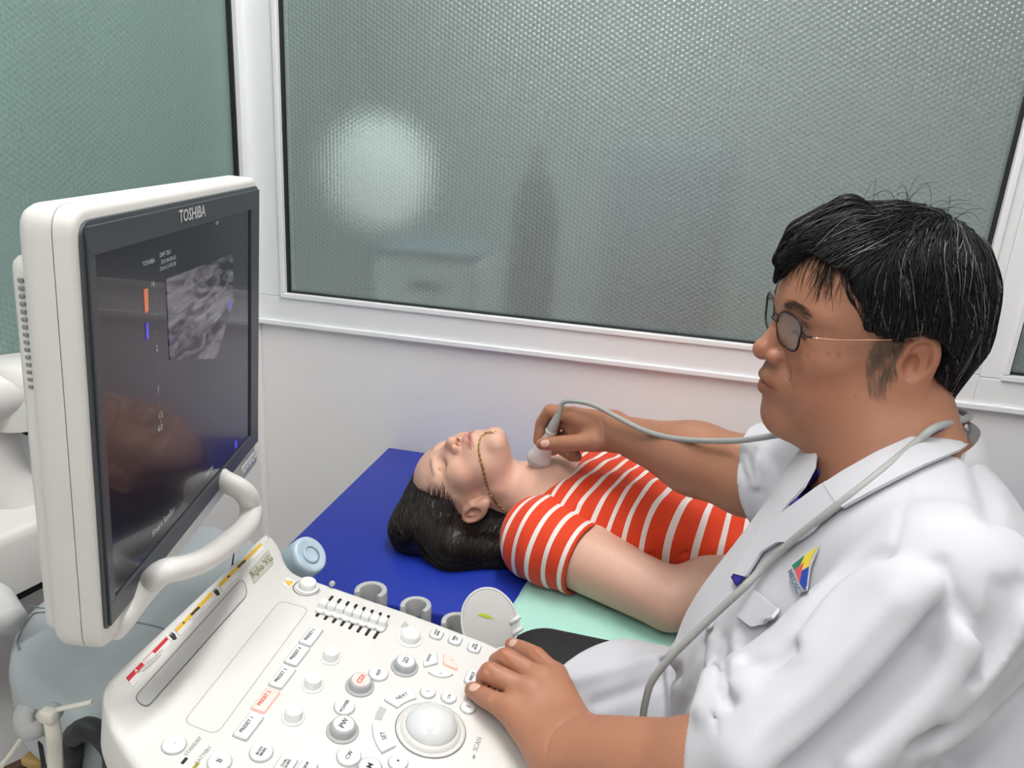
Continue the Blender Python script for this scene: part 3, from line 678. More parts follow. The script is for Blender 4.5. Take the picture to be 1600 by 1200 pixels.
sm = bpy.data.materials.new('scan_picture'); sm.use_nodes = True; nt = sm.node_tree; b = nt.nodes['Principled BSDF']; b.inputs['Base Color'].default_value = (.01,.01,.012,1); b.inputs['Roughness'].default_value = .12
gn = nt.nodes.new('ShaderNodeNewGeometry'); mpn = nt.nodes.new('ShaderNodeMapping'); mpn.inputs['Scale'].default_value = (20, 20, 75); nz = nt.nodes.new('ShaderNodeTexNoise'); nz.inputs['Scale'].default_value = 1; nz.inputs['Detail'].default_value = 5; nz.inputs['Distortion'].default_value = 1.2
nt.links.new(gn.outputs['Position'], mpn.inputs[0]); nt.links.new(mpn.outputs[0], nz.inputs['Vector']); cr = nt.nodes.new('ShaderNodeValToRGB'); cr.color_ramp.elements[0].position = .40; cr.color_ramp.elements[0].color = (.012,.010,.022,1); cr.color_ramp.elements[1].position = .66; cr.color_ramp.elements[1].color = (.30,.27,.30,1)
nt.links.new(nz.outputs['Fac'], cr.inputs[0]); nt.links.new(cr.outputs[0], b.inputs['Emission Color']); b.inputs['Emission Strength'].default_value = .45
mq('scan_image', [(256,436),(360,397),(362,468),(335,560),(262,562)], sm)
mq('colour_scale', [(221,452),(227,450),(228,485),(223,489)], scr_mat('scale_red', (.9,.25,.08), .5)); mq('colour_scale', [(224,505),(228,503),(229,528),(225,531)], scr_mat('scale_blue', (.15,.12,.9), .5))
mq('flow_patch', [(262,525),(266,522),(267,536),(263,538)], scr_mat('flow_violet', (.35,.18,.6), .35)); mq('flow_patch', [(353,470),(357,468),(358,480),(354,483)], scr_mat('scale_blue', (.15,.12,.9), .5))
mq('marker', [(364,690),(367,687),(368,698),(365,701)], scr_mat('scale_blue', (.15,.12,.9), .5))
# silver button strip at the lower right of the frame
a, b_ = muv(366,742), muv(399,700)
bs = obj('button_strip', prism(rounded([(-.068,-BH-.008),(-.006,-BH-.008),(-.006,-BH-.028),(-.068,-BH-.028)], .005, 4), -.003, .003, MP, MU, -MD, bev=.001), mat('silver_plastic', (.52,.53,.54), rough=.3), mon); autosmooth(bs, 30)
for k in range(5): obj('button', prism(circ((-.060+k*.0115,-BH-.018), .0036, 12), .002, .0045, MP, MU, -MD, bev=.0008), M_grey, bs)
# carrying handle bowed out under the screen
hp = [m3(*muv(x, y, d), d) for x, y, d in ((340,742,-.012),(352,752,.008),(380,768,.030),(392,792,.036),(386,820,.040),(357,848,.042),(322,873,.042),(290,886,.036),(256,893,.024),(234,912,.010),(208,944,.000),(190,968,-.005),(178,982,-.012))]
obj('handle', tube(crom(hp, 6), .0118, 14, flat=(1.0,1.15)), M_pl, mon)
# articulated arm behind the monitor
arm = [m3(-.26,.20,-.14), m3(-.30,.20,-.22), m3(-.40,.215,-.30)]
P = [at(110,612,1.42), at(55,608,1.38), at(10,612,1.36), at(-60,625,1.34)]
ar = obj('support_arm', tube(crom(P, 6), .040, 18, flat=(1,1.0)), M_pl, us); obj('arm_cap', lathe([(.0,.046),(.03,.046),(.043,.040),(.045,.0),(.045,-.055)], at(30,606,1.37), (0,0,1), 28), M_pl, ar)
P = [at(-20,640,1.40), at(-6,700,1.41), at(18,765,1.42), at(60,820,1.43), at(120,860,1.45), at(190,900,1.45)]
obj('arm_column', tube(crom(P, 6), .034, 18), M_pl, us)
P = [at(60,655,1.40), at(45,676,1.40), at(30,668,1.40)]; obj('arm_cable', tube(crom(P, 5), .004, 8), M_black, us)
# ------------------------------------------------------------------ probe holders on the panel's far side
def holder(x, y, s=1.0):
    O = cpt(x, y, -.004); c = O+np.array([0,.012,-.020]); th = np.radians(np.linspace(-35, 215, 14))
    ro, ri = .021*s, .0135*s; poly = [(ro*math.cos(t), ro*math.sin(t)) for t in th]+[(ri*math.cos(t), ri*math.sin(t)) for t in th[::-1]]
    o = obj('probe_holder', prism(poly, -.022, .006, c+np.array([0,.012,0]), (1,0,0), (0,1,0), bev=.002), M_grey, us); autosmooth(o, 40)
    obj('bracket', boxb(c+np.array([-.012,-.02,-.030]), c+np.array([.012,-.004,-.006]), .003), M_grey, o)
for q in ((568,922,1.05),(640,946,1.0),(706,972,1.0)): holder(*q)
for q in ((519,912),): obj('holder_peg', tube([cpt(*q), cpt(*q, .006)], .004, 10), M_grey, us)
# cable hook at the near left corner with cable ties
hk = [at(88,1108,.97), at(72,1128,.96), at(52,1142,.955), at(40,1136,.955), at(37,1118,.955), at(44,1104,.955)]
obj('cable_hook', tube(crom(hk, 6), .0078, 12, flat=(1,1.3)), M_grey, us)
# ------------------------------------------------------------------ loose things around the machine
M_tie = mat('cream_nylon', (.70,.68,.60), rough=.4)
ct = thing('cable_tie', at(72,1118,.945), 'cream nylon cable tie knotted round the grey hook at lower left', 'cable tie')
obj('band', tube(crom([at(142,1097,.90), at(110,1104,.92), at(84,1110,.94), at(62,1116,.945), at(64,1126,.945), at(78,1122,.94), at(84,1112,.94)], 5), .0028, 8, flat=(1.4,.7)), M_tie, ct)
obj('head', box(at(76,1118,.938), (.016,.012,.014), .003), M_tie, ct)
obj('tail', tube(crom([at(80,1124,.94), at(84,1150,.95), at(86,1180,.97), at(88,1240,1.0)], 5), .0048, 8, flat=(1.5,.6)), M_tie, ct)
obj('tail', tube(crom([at(52,1128,.955), at(30,1160,.99), at(8,1190,1.02), at(-20,1220,1.05)], 5), .0028, 8), M_tie, ct)
M_cab = mat('dark_cable', (.03,.032,.035), rough=.5); M_cabg = mat('grey_cable', (.30,.33,.33), rough=.45)
for k, (pts, r, m, lab) in enumerate([
    ([(115,1150,1.02),(135,1138,1.0),(160,1150,1.0),(178,1180,1.02),(170,1230,1.06),(130,1260,1.1),(110,1210,1.08),(112,1165,1.03)], .012, M_cab, 'thick black cable coiled below the console corner'),
    ([(140,1160,1.05),(158,1160,1.03),(166,1190,1.05),(150,1220,1.08),(138,1195,1.07),(141,1165,1.05)], .007, M_cabg, 'thin grey-green cable looped inside the black coil'),
    ([(60,1120,1.05),(75,1150,1.08),(100,1165,1.12),(118,1200,1.15)], .0035, M_cabg, 'thin grey lead hanging beside the cable tie')]):
    tag(obj('cable', tube(crom([at(*p) for p in pts], 6), r, 10), m, center=True), lab, 'cable')
tag(obj('connector_block', box(at(95,1172,1.13), (.035,.03,.045), .004), M_black, center=True), 'small black connector block beside the hanging cable ties', 'connector')
tag(obj('cardboard_tab', boxb(at(60,1184,1.16)-np.array([.014,.012,.006]), at(60,1184,1.16)+np.array([.014,.012,.006]), .003), mat('ochre_card', (.38,.25,.09), rough=.8, noise=.15), center=True), 'ochre cardboard piece behind the cable ties at lower left', 'cardboard')
tag(obj('wooden_batten', tube([at(-10,1215,1.25), at(52,1186,1.22)], .008, 4), mat('dark_wood', (.07,.03,.015), rough=.6), center=True), 'dark wooden strip at the lower left corner', 'batten')
# rear housing of the scanner, seen past the monitor's left edge
o = obj('rear_housing', prism(rounded([zpl(x, y, .80)[:2] for x, y in ((-160,905),(0,838),(62,812),(170,760),(-60,700),(-200,760))], .03, 4), .70, .80, bev=.02, seg=3), M_pl, us); autosmooth(o, 40)
obj('rear_shelf', prism(rounded([zpl(x, y, .66)[:2] for x, y in ((-160,1005),(0,925),(90,880),(-60,800),(-200,860))], .03, 4), .63, .66, bev=.01), M_black, us)
obj('grip', tube(crom([at(-25,925,1.2), at(-5,935,1.19), at(8,955,1.17), at(18,972,1.15)], 5), .018, 12), mat('pale_grey_plastic', (.55,.56,.56), rough=.4), us)
# gel bottle
A = at(440,898,1.165); B = at(491,862,1.11); ax = unit(B-A)
M_gel = mat('pale_blue_plastic', (.52,.66,.76), rough=.28, noise=.18, nscale=60, coat=.3, sss=.2)
gb = thing('gel_bottle', A, 'pale blue cloudy gel bottle leaning over the blue mattress corner beside the console', 'bottle')
obj('body', lathe([(.0,-.035),(.020,-.035),(.0255,-.025),(.0265,.0),(.0265,.040)], A, ax, 32), M_gel, gb)
obj('cap', lathe([(.0262,.036),(.0275,.040),(.0275,.062),(.0265,.067),(.0235,.0695),(.020,.0685),(.0,.0675)], A, ax, 36), M_gel, gb)
obj('cap_moulding', lathe([(.013,.068),(.014,.0695),(.011,.0700)], A, ax, 24), M_gel, gb)
lb = obj('print', text_geo('GEL', .018, A+ax*.012+unit(np.cross(ax, np.cross(EYE-A, ax)))*.0268, ax, unit(np.cross(unit(np.cross(ax, np.cross(EYE-A, ax))), ax)), .0002, 'LEFT'), mat('faded_blue_ink', (.16,.26,.46), rough=.5), gb, False)
# round grey transducer standing in the nearest holder
C = cpt(751,985,.006)+np.array([0,.034,.002])
nrm = unit(unit(EYE-C)*.9+np.array([.1,-.25,.15])); upv = unit(np.array([-.22,.0,1])-nrm*(np.array([-.22,.0,1])@nrm)); sd = np.cross(upv, nrm)
tp = thing('convex_probe', C-np.array([0,0,.03]), 'disc-shaped pale grey ultrasound probe with a green leaf mark, parked in the console holder', 'probe')
dp = [(-.034,-.030),(-.036,-.006),(-.030,.016),(-.016,.029),(.0,.033),(.017,.028),(.031,.012),(.037,-.008),(.036,-.030),(.02,-.045),(-.015,-.045)]
o = obj('head_shell', prism(rounded(dp, .012, 5), -.024, .0, C, sd, upv, bev=.003, seg=3), mat('probe_grey', (.50,.50,.485), rough=.4), tp); autosmooth(o, 50)
obj('rim', tube([C+a*sd+b*upv-.001*nrm for a, b in rounded(dp, .012, 5)], .0016, 6, closed=True), mat('probe_light', (.66,.66,.65), rough=.35), tp)
lf = [(-.016,.004),(-.008,.0055),(.002,.001),(.010,-.007),(.001,-.005),(-.008,.000)]
obj('leaf_mark', prism(rounded([(a*.8-.001,b*.8-.002) for a, b in lf], .001, 2), -.0003, .0006, C, sd, upv), mat('lime_mark', (.42,.50,.03), rough=.4), tp, False)
for k in (0,1): obj('clip', tube([C+.026*sd-(.018+.014*k)*upv, C+.040*sd-(.012+.014*k)*upv], .003, 8), mat('probe_light', (.66,.66,.65)), tp)
# ------------------------------------------------------------------ head
def head_sdf(p, sex='m', detail=True):
    """p in head coordinates: origin between the ears, x forward, y left, z up (metres)"""
    m = sex == 'm'
    q = p.copy(); q[:,1] = np.abs(q[:,1])
    d = ell(q, (-.006,0,.045), (.097,.077,.082))
    d = smin(d, ell(q, (.030,0,.03), (.066,.067,.075)), .03)
    d = smin(d, ell(q, (.038,0,-.03), (.058,.060 if m else .053,.074)), .03)
    d = smin(d, rc(q, (.006,.050 if m else .045,-.058), (.072,.012,-.094), .026 if m else .022, .020), .025)
    d = smin(d, sph(q, (.082,0,-.094), .020 if m else .017), .02)
    d = smin(d, ell(q, (.060,.040,-.012), (.028,.027,.026)), .02)
    d = smin(d, ell(q, (.048,.036,-.055), (.040,.030,.034)) if m else ell(q, (.05,.03,-.05), (.036,.027,.03)), .02)
    d = smin(d, ell(q, (.080,0,-.053), (.030,.030,.027)), .02)
    d = smin(d, rc(q, (.087,.010,.036), (.070,.046,.036), .012, .012), .014)
    if m:
        d = smin(d, ell(q, (.03,0,-.098), (.055,.048,.028)), .03)
    # eye sockets and lids
    d = smax(d, -ell(q, (.103,.031,.017), (.020,.017,.011)), .012)
    d = smin(d, ell(q, (.0725,.032,.016), (.0155,.0165,.0135)), .003)
    d = smin(d, rc(q, (.086,.018,.003), (.076,.046,.006), .0045), .012)
    # nose
    d = smin(d, rc(q, (.090,0,.026), (.109,0,-.012), .0075, .0095), .010)
    d = smin(d, sph(q, (.1125,0,-.0165), .0115), .006)
    d = smin(d, ell(q, (.1005,.0135,-.021), (.0125,.0075,.0090)), .004)
    if detail:
        d = smax(d, -rc(q, (.1065,.0065,-.0275), (.103,.009,-.022), .0032, .0035), .003)
        # nasolabial fold
        if m: d = smax(d, -rc(q, (.0965,.024,-.024), (.082,.037,-.050), .0008), .010)
        # lips
        d = smin(d, rc(q, (.1075,.004,-.0465), (.088,.024,-.0545), .0052, .0022), .006)
        d = smin(d, rc(q, (.1065,0,-.0610), (.088,.022,-.0565), .0068, .0028), .006)
        d = smax(d, -rc(q, (.1145,0,-.0535), (.094,.024,-.0552), .0016, .0014), .003)
        d = smax(d, -rc(q, (.094,.024,-.0552), (.088,.029,-.0595), .0014, .001), .005)
        # closed/lowered lid line and upper crease
        zz = .010 if not m else .0125
        d = smax(d, -rc(q, (.0885,.022,zz), (.0895,.032,zz-.002), .0009), .0015)
        d = smax(d, -rc(q, (.0895,.032,zz-.002), (.0815,.045,zz), .0009), .0015)
        d = smax(d, -rc(q, (.0860,.022,.0262), (.0860,.034,.0275), .0009), .003)
        d = smax(d, -rc(q, (.0860,.034,.0275), (.0780,.046,.024), .0009), .003)
    # ears
    R = frame(unit((.30,.95,0)), unit((-.24,.05,1)))     # x axis points out of the ear, z up, leaning back
    c = np.array([-.011,.0835,.0])
    e = ell(q, c, (.0085,.0195,.0320), R)
    e = smin(e, ell(q, (-.001,.0775,-.026), (.0075,.011,.0135), R), .008)
    e = smax(e, -ell(q, c+R[:,0]*.0105+R@np.array([0,-.0015,.004]), (.0125,.0135,.0235), R), .002)
    e = smin(e, rc(q, c+R@np.array([-.001,-.003,.012]), c+R@np.array([-.001,.006,-.008]), .0035), .004)
    e = smax(e, -rc(q, c+R@np.array([.004,-.006,-.004]), c+R@np.array([-.004,-.004,-.006]), .0065), .003)
    e = smin(e, sph(q, (.0065,.0755,-.004), .006), .004)
    e = smin(e, rc(q, (-.006,.070,.012), (-.004,.070,-.012), .010), .006)
    d = smin(d, e, .006)
    d = smax(d, -ell(q, c+R@np.array([.0055,-.0045,-.003]), (.0120,.0078,.0115), R), .003)
    return d
def gauss(q, c, s): return np.exp(-(((q-np.array(c))/np.array(s))**2).sum(1))
def face_cols(p, base, sex):
    q = p.copy(); q[:,1] = np.abs(q[:,1]); C = np.tile(np.array(base, float), (len(p),1))
    def mix(w, col):
        nonlocal C
        w = np.clip(w, 0, 1)[:,None]; C = C*(1-w)+np.array(col)*w
    b = np.array(base)
    red = b*np.array([1.04,.78,.70])
    mix(.6*gauss(q, (.06,.045,-.025), (.03,.02,.025)), red)
    mix(.55*gauss(q, (.11,0,-.018), (.02,.02,.015)), red)
    mix(.5*gauss(q, (-.01,.085,0), (.03,.02,.035)), red)
    lip = np.array([.50,.16,.13]) if sex == 'f' else b*np.array([.78,.55,.52])
    lw = np.exp(-((q[:,2]+.0545)/.0085)**4)*(q[:,0] > .08)*(q[:,1] < .0265)
    mix(.8*lw*np.clip((.0275-q[:,1])/.008,0,1)*(np.abs(q[:,2]+.0545) < .0125*np.clip(1.1-q[:,1]/.035,0,1)+.002), lip)
    mix(.6*np.exp(-((q[:,2]+.0537)/.0015)**2)*(q[:,0] > .084)*(q[:,1] < .027), b*.25)
    mix(.35*gauss(q, (.09,.03,.012), (.02,.018,.012)), b*np.array([.7,.6,.55]))
    zz = .010 if sex == 'f' else .0125
    mix(.8*np.exp(-((q[:,2]-zz+.001)/.0013)**2)*(q[:,0] > .078)*(q[:,1] > .02)*(q[:,1] < .046), b*.15)
    # brows
    zb = .040-.10*np.clip(q[:,1]-.028,0,1)-.05*np.clip(.028-q[:,1],0,1)
    mix((.55 if sex == 'm' else .6)*np.exp(-((q[:,2]-zb)/(.0042 if sex == 'm' else .003))**2)*(q[:,0] > .05)*np.clip((q[:,1]-.010)/.004,0,1)*np.clip((.051-q[:,1])/.008,0,1), b*.22)
    mix(.75*gauss(q, (.104,.0085,-.026), (.006,.005,.003)), b*.2)
    return C
DOC_O = np.array([.2045, .879, 1.198]); DOC_S = 1.0
DOC_M = np.array([[-0.98734863, 0.14942709, -0.0530493], [-0.1427427, -0.98329057, -0.1129787], [-0.06904495, -0.10397696, 0.99218022]])
_a = math.radians(5.5); DOC_M = np.array([[math.cos(_a), -math.sin(_a), 0], [math.sin(_a), math.cos(_a), 0], [0, 0, 1]])@DOC_M
PAT_O = np.array([-.3318, 1.2702, .7633]); PAT_S = .90
PAT_M = np.array([[-0.4449025, -0.2219560, -0.8676389], [-0.4279716, 0.9037160, -0.0117325], [0.7867033, 0.3661049, -0.4970564]])
def to_head(P, O, M, s): return (P-O)@M/s
# ------------------------------------------------------------------ the patient
M_skinp = mat('skin_light', (.7,.45,.35), rough=.46, sss=.07, attr='Col', noise=.05, nscale=120, bump=.08, bscale=900)
PB = np.array([.70,.425,.32])
p_sh = zpl(852,846,.725); p_el = zpl(1046,936,.712); p_wr = zpl(1225,880,.80)
f_sh = np.array([-.160,1.435,.712]); f_el = np.array([.06,1.50,.71]); f_wr = np.array([.26,1.42,.80])
def pat_head(P): return head_sdf(to_head(P, PAT_O, PAT_M, PAT_S), 'f')*PAT_S
def pat_neck(P):
    d = rc(P, (-.300,1.277,.752), (-.170,1.280,.735), .052, .058)
    d = smin(d, rc(P, (-.262,1.262,.775), (-.165,1.250,.763), .030, .030), .03)      # front of the throat
    d = smin(d, rc(P, (-.175,1.28,.75), p_sh+np.array([.0,.02,.012]), .055, .045), .05)
    d = smin(d, rc(P, (-.175,1.28,.75), f_sh, .055, .045), .05)
    d = smin(d, ell(P, (-.06,1.28,.735), (.15,.145,.085)), .05)
    # collar bone
    d = smin(d, rc(P, (-.150,1.262,.800), (-.165,1.165,.775), .006), .016)
    return d
def pat_arm(P, sh, el, wr, hd):
    d = rc(P, sh, el, .056, .048)
    d = smin(d, rc(P, el, el+(wr-el)*.35, .041, .042), .018)
    d = smin(d, rc(P, el+(wr-el)*.35, wr, .042, .026), .02)
    h0 = wr; h1 = wr+hd*.085
    side = unit(np.cross(hd, (0,0,1))); pal = rc(P, h0+side*.012, h1+side*.022, .017, .016); pal = smin(pal, rc(P, h0-side*.012, h1-side*.022, .017, .016), .015)
    out = smin(d, pal, .02); res = out
    for k in range(4):
        b = h1+side*(.028-.0187*k); L = (.040,.046,.042,.032)[k]
        fg = chain(P, [b, b+hd*L+np.array([0,0,-.004]), b+hd*L*1.8+np.array([0,0,-.018])], [.0095,.0085,.007]); res = np.minimum(res, smin(out, fg, .007))
    tb_ = chain(P, [h0-side*.015, h0+hd*.045-side*.042, h0+hd*.075-side*.048], [.014,.011,.009]); return np.minimum(res, smin(out, tb_, .012))
def pat_skin(P):
    d = smin(near(P, (-.46,1.13,.64), (-.20,1.40,.92), pat_head), near(P, (-.36,1.05,.64), (.12,1.52,.86), pat_neck), .022)
    h1, h2 = unit((.75,.62,-.12)), unit((.75,-.60,-.12))
    a1 = near(P, np.minimum(p_sh, np.minimum(p_el, p_wr))-.06, np.maximum(p_sh, np.maximum(p_el, p_wr+.2*h1))+.06, lambda Q: pat_arm(Q, p_sh, p_el, p_wr, h1))
    a2 = near(P, (-.23,1.26,.63), (.48,1.57,.87), lambda Q: pat_arm(Q, f_sh, f_el, f_wr, h2))
    d = smin(d, a1, .03)
    d = smax(d, BZ+.005-P[:,2], .006)
    return smin(d, a2, .03)
pat = thing('person', (.2,1.28,BZ), 'woman lying on her back in an orange and white striped T-shirt, eyes closed, chin raised', 'person')
fskin = pat_skin
g = mesh_sdf(fskin, (-.49,.87,.62), (.50,1.60,.93), .0021)
cols = face_cols(to_head(g[0], PAT_O, PAT_M, PAT_S), PB, 'f')
body = obj('body', g, M_skinp, pat, cols=cols)
# T-shirt
sm_ = np.array
def pat_torso(P):
    d = ell(P, (-.02,1.285,.738), (.18,.150,.092))
    d = smin(d, ell(P, (.24,1.285,.728), (.22,.135,.078)), .06)
    d = smin(d, rc(P, (-.135,1.21,.745), (-.135,1.37,.745), .066), .05)
    d = smin(d, ell(P, (.000,1.205,.778), (.070,.062,.050)), .04)
    d = smin(d, ell(P, (.000,1.370,.778), (.070,.062,.050)), .04)
    d = smin(d, ell(P, (.48,1.28,.73), (.16,.165,.085)), .06)
    return d
def pat_shirt(P):
    d = pat_torso(P)-.004
    q = P-np.array([0,1.28,0])
    d = d+.0022*np.sin(P[:,0]*95+P[:,1]*60+2*np.sin(P[:,1]*30))*np.clip((P[:,0]-.02)/.2,0,1)+.0015*np.sin(P[:,0]*50-P[:,1]*110)
    for a, b in (((1080,760),(1010,880)),((1095,790),(1062,880)),((905,800),(880,770))):
        A, B = zpl(*a, .80), zpl(*b, .74)
        d = smax(d, -rc(P, A, B, .0005, .0005), .012)
    # neck opening
    hole = ell(P, (-.225,1.275,.800), (.092,.088,.070)); hole = np.minimum(hole, rc(P, (-.30,1.28,.76), (-.215,1.28,.765), .072))
    d = smax(d, -hole, .004)
    d = smax(d, BZ+.004-P[:,2], .006)
    return smax(d, P[:,0]-.50, .004)
gs = mesh_sdf(pat_shirt, (-.26,1.09,.63), (.53,1.47,.90), .0032)
def shear(x): return np.interp(x, [-.15,0,.12,.25], [.45,.38,.16,.04])
V = gs[0]; u = V[:,0]+shear(V[:,0])*(1.29-V[:,1])
M_shirt = bpy.data.materials.new('orange_striped_jersey'); M_shirt.use_nodes = True; nt = M_shirt.node_tree; b = nt.nodes['Principled BSDF']; b.inputs['Roughness'].default_value = .8; b.inputs['Sheen Weight'].default_value = .15
at_ = nt.nodes.new('ShaderNodeAttribute'); at_.attribute_name = 'u'
m1 = nt.nodes.new('ShaderNodeMath'); m1.operation = 'MULTIPLY'; m1.inputs[1].default_value = 1/.0285; nt.links.new(at_.outputs['Fac'], m1.inputs[0])
m2 = nt.nodes.new('ShaderNodeMath'); m2.operation = 'FRACT'; nt.links.new(m1.outputs[0], m2.inputs[0])
cr = nt.nodes.new('ShaderNodeValToRGB'); cr.color_ramp.interpolation = 'CONSTANT'; cr.color_ramp.elements[0].color = (.74,.046,.004,1); cr.color_ramp.elements[1].position = .73; cr.color_ramp.elements[1].color = (.82,.76,.72,1)
nt.links.new(m2.outputs[0], cr.inputs[0]); nt.links.new(cr.outputs[0], b.inputs['Base Color'])
shirt = obj('t_shirt', gs, M_shirt, pat, floats={'u': u+.2})
shirt['label'] = 'orange jersey with white stripes'
nk = []
def sleeve(sh, el, name='sleeve'):
    ax = unit(el-sh); top = sh-ax*.02+np.array([0,0,.0])
    hem = sh+ax*.078; hn = unit(ax+np.array([0,0,.0]))
    def f(P):
        d = rc(P, sh-ax*.012, sh+ax*.13, .0665, .0605)
        d = smin(d, rc(P, sh, (-.14,1.28,.748), .062, .055), .035)
        s = (P-sh)@ax
        d = d+.0018*np.sin(s*120+P[:,2]*40)*np.clip(1-s/.08,0,1)
        d = smax(d, pln(P, hem, hn), .003); d = smax(d, BZ+.004-P[:,2], .006)
        inner = smax(rc(P, sh, sh+ax*.2, .058, .054), -pln(P, hem-ax*.02, hn), .004)
        d = smax(d, -inner, .002)
        return smax(d, np.abs(P[:,1]-1.28)*-1+.07, .004)
    g = mesh_sdf(f, np.minimum(sh, el)-.10, np.maximum(sh, el)+.10, .003)
    V = g[0]; s = (V-sh)@ax
    u = .0375*.28+(.078-s)*-1.0
    return obj(name, g, M_shirt, shirt, floats={'u': s+1.0-.0180})
sleeve(p_sh, p_el); sleeve(f_sh, f_el)
# neckband
# trousers, mostly behind the seated man
M_tr = mat('navy_trousers', (.02,.025,.05), rough=.8)
def trs(P):
    d = ell(P, (.50,1.28,.735), (.13,.165,.088))
    for s in (-1, 1):
        d = smin(d, rc(P, (.52,1.28+s*.08,.735), (.86,1.28+s*.07,.72), .080, .055), .03)
        d = smin(d, rc(P, (.86,1.28+s*.07,.72), (1.12,1.28+s*.07,.70), .053, .038), .02)
    d = smax(d, BZ+.004-P[:,2], .006)
    return smax(d, -(P[:,0]-.44), .004)
obj('trousers', mesh_sdf(trs, (.40,1.08,.62), (1.2,1.48,.85), .006), M_tr, pat)
def feet(P):
    d = None
    for s in (-1, 1):
        e = smin(rc(P, (1.14,1.28+s*.07,.70), (1.165,1.28+s*.072,.69), .030, .030), rc(P, (1.165,1.28+s*.072,.70), (1.20,1.28+s*.085,.80), .028, .02), .03)
        d = e if d is None else np.minimum(d, e)
    return d
gf_ = mesh_sdf(feet, (1.08,1.13,.64), (1.26,1.43,.85), .005); obj('foot_pair', gf_, M_skinp, pat, cols=np.tile(PB, (len(gf_[0]),1)))
# hair
M_hair = mat('black_brown_hair', (.012,.008,.007), rough=.38, spec=.5)
def pat_hair(P):
    q = to_head(P, PAT_O, PAT_M, PAT_S)
    h = ell(q, (-.014,0,.046), (.101,.087,.094))*PAT_S
    # keep the face free: cut in front of a slanting hairline
    h = smax(h, (q[:,0]-.040-.28*np.clip(q[:,2]-.04,0,.1)+.25*np.clip(.05-q[:,2],0,1))*.9, .006)
    h = smax(h, -ell(q, (.008,-.092,-.008), (.047,.060,.052)), .006)
    pool = rc(P, (-.405,1.225,.700), (-.415,1.180,.690), .052, .040)
    pool = smin(pool, rc(P, (-.40,1.20,.690), (-.335,1.155,.682), .046, .034), .04)
    pool = smin(pool, rc(P, (-.335,1.16,.680), (-.225,1.180,.674), .034, .022), .035)
    pool = smin(pool, rc(P, (-.30,1.225,.690), (-.22,1.235,.690), .035, .030), .03)
    d = smin(h, pool, .03); d = smax(d, -ell(q, (-.004,-.094,-.004), (.034,.052,.040)), .005)
    return smax(d, -(P[:,2]-BZ-.0005), .004)
gh = mesh_sdf(pat_hair, (-.50,1.06,.63), (-.16,1.42,.90), .003)
hair = obj('hair', gh, M_hair, pat)
rng = np.random.RandomState(3)
def grow(f, roots, field, steps, ds, lift, seed=1, proj=True):
    P = roots.copy(); L = [P.copy()]; r = np.random.RandomState(seed); ofs = lift*r.rand(len(P)); jit = r.randn(len(P),3)*.18
    prev = None
    for i in range(steps):
        n = grad(f, P, .003); t = field(P)+jit; t = t-n*(t*n).sum(1)[:,None]; t /= np.linalg.norm(t,axis=1)[:,None]+1e-9
        if prev is not None: t = unit_rows(.5*t+.5*prev)
        prev = t; P = P+t*ds
        if proj: P = P-grad(f, P, .003)*(f(P)-ofs)[:,None]
        L.append(P.copy())
    return np.stack(L, 1)
def unit_rows(v): return v/(np.linalg.norm(v,axis=1)[:,None]+1e-9)
vis = gh[0][rng.randint(0, len(gh[0]), 2600)]
def pfield(P):
    t = np.array([-.36,1.10,.62])-P; t = unit_rows(t)*np.array([.75,1,1])
    low = np.clip((.72-P[:,2])/.04, 0, 1)[:,None]
    return t*(1-low)+low*(np.array([.9,-.15,-.25])*np.sign(P[:,:1]+.40)*np.ones((1,3))+np.array([0,-.3,-.1]))
S = grow(pat_hair, vis, pfield, 9, .010, .004, 5)
o = obj('hair_strands', strands(S, .0007), M_hair, hair); o['kind'] = 'stuff'
# fine hairs at the temple
q0 = np.stack([rng.uniform(.028,.066,420), -rng.uniform(.03,.078,420), rng.uniform(.02,.105,420)], 1)
W = PAT_O+PAT_S*q0@PAT_M.T; W = W-grad(pat_head, W)*pat_head(W)[:,None]
S = grow(pat_head, W, lambda P: np.tile(PAT_M@np.array([-1,-.2,.55]), (len(P),1)), 7, .0045, .0012, 8)
o = obj('baby_hair', strands(S, .00035), M_hair, hair); o['kind'] = 'stuff'
# eyelashes
def plocal(x, y, z): return PAT_O+PAT_S*(PAT_M@np.array([x,y,z]))
for s in (-1, 1):
    base = np.array([plocal(.088-.010*t*t, s*(.021+.025*t), .0095+.001*t) for t in np.linspace(0,1,22)]); base = base-grad(pat_head, base)*pat_head(base)[:,None]
    n = grad(pat_head, base); dn = PAT_M@np.array([.3,s*.1,-1])
    L = np.stack([base, base+n*.002+dn*.002, base+n*.0035+dn*.005], 1); o = obj('eyelashes', strands(L, .0003), M_hair, pat); o['kind'] = 'stuff'
# gold necklace slipped up over the chin
cp = crom([(772,676),(760,677),(751,685),(748,700),(750,716),(755,734),(761,756),(768,774),(778,788),(790,799)], 10)
cw = cast(lambda P: smin(pat_head(P), pat_neck(P), .022), cp); cw = cw+grad(pat_skin, cw)*.0012
sl = np.r_[0, np.cumsum(np.linalg.norm(np.diff(cw, axis=0), axis=1))]; ns = int(sl[-1]/.0042); ss = np.linspace(0, sl[-1], ns)
cw = np.stack([np.interp(ss, sl, cw[:,k]) for k in range(3)], 1); T = np.gradient(cw, axis=0); Nn = grad(pat_skin, cw); gl = []
for k in range(ns):
    t = unit(T[k]); n = unit(Nn[k]-t*(Nn[k]@t)); b = np.cross(t, n)
    if k % 2: n, b = unit(n+b), unit(b-n)
    th = np.linspace(0, 2*math.pi, 8, endpoint=False); gl.append(tube([cw[k]+t*.0034*math.cos(a)+b*.0021*math.sin(a) for a in th], .00075, 4, closed=True, up=n))
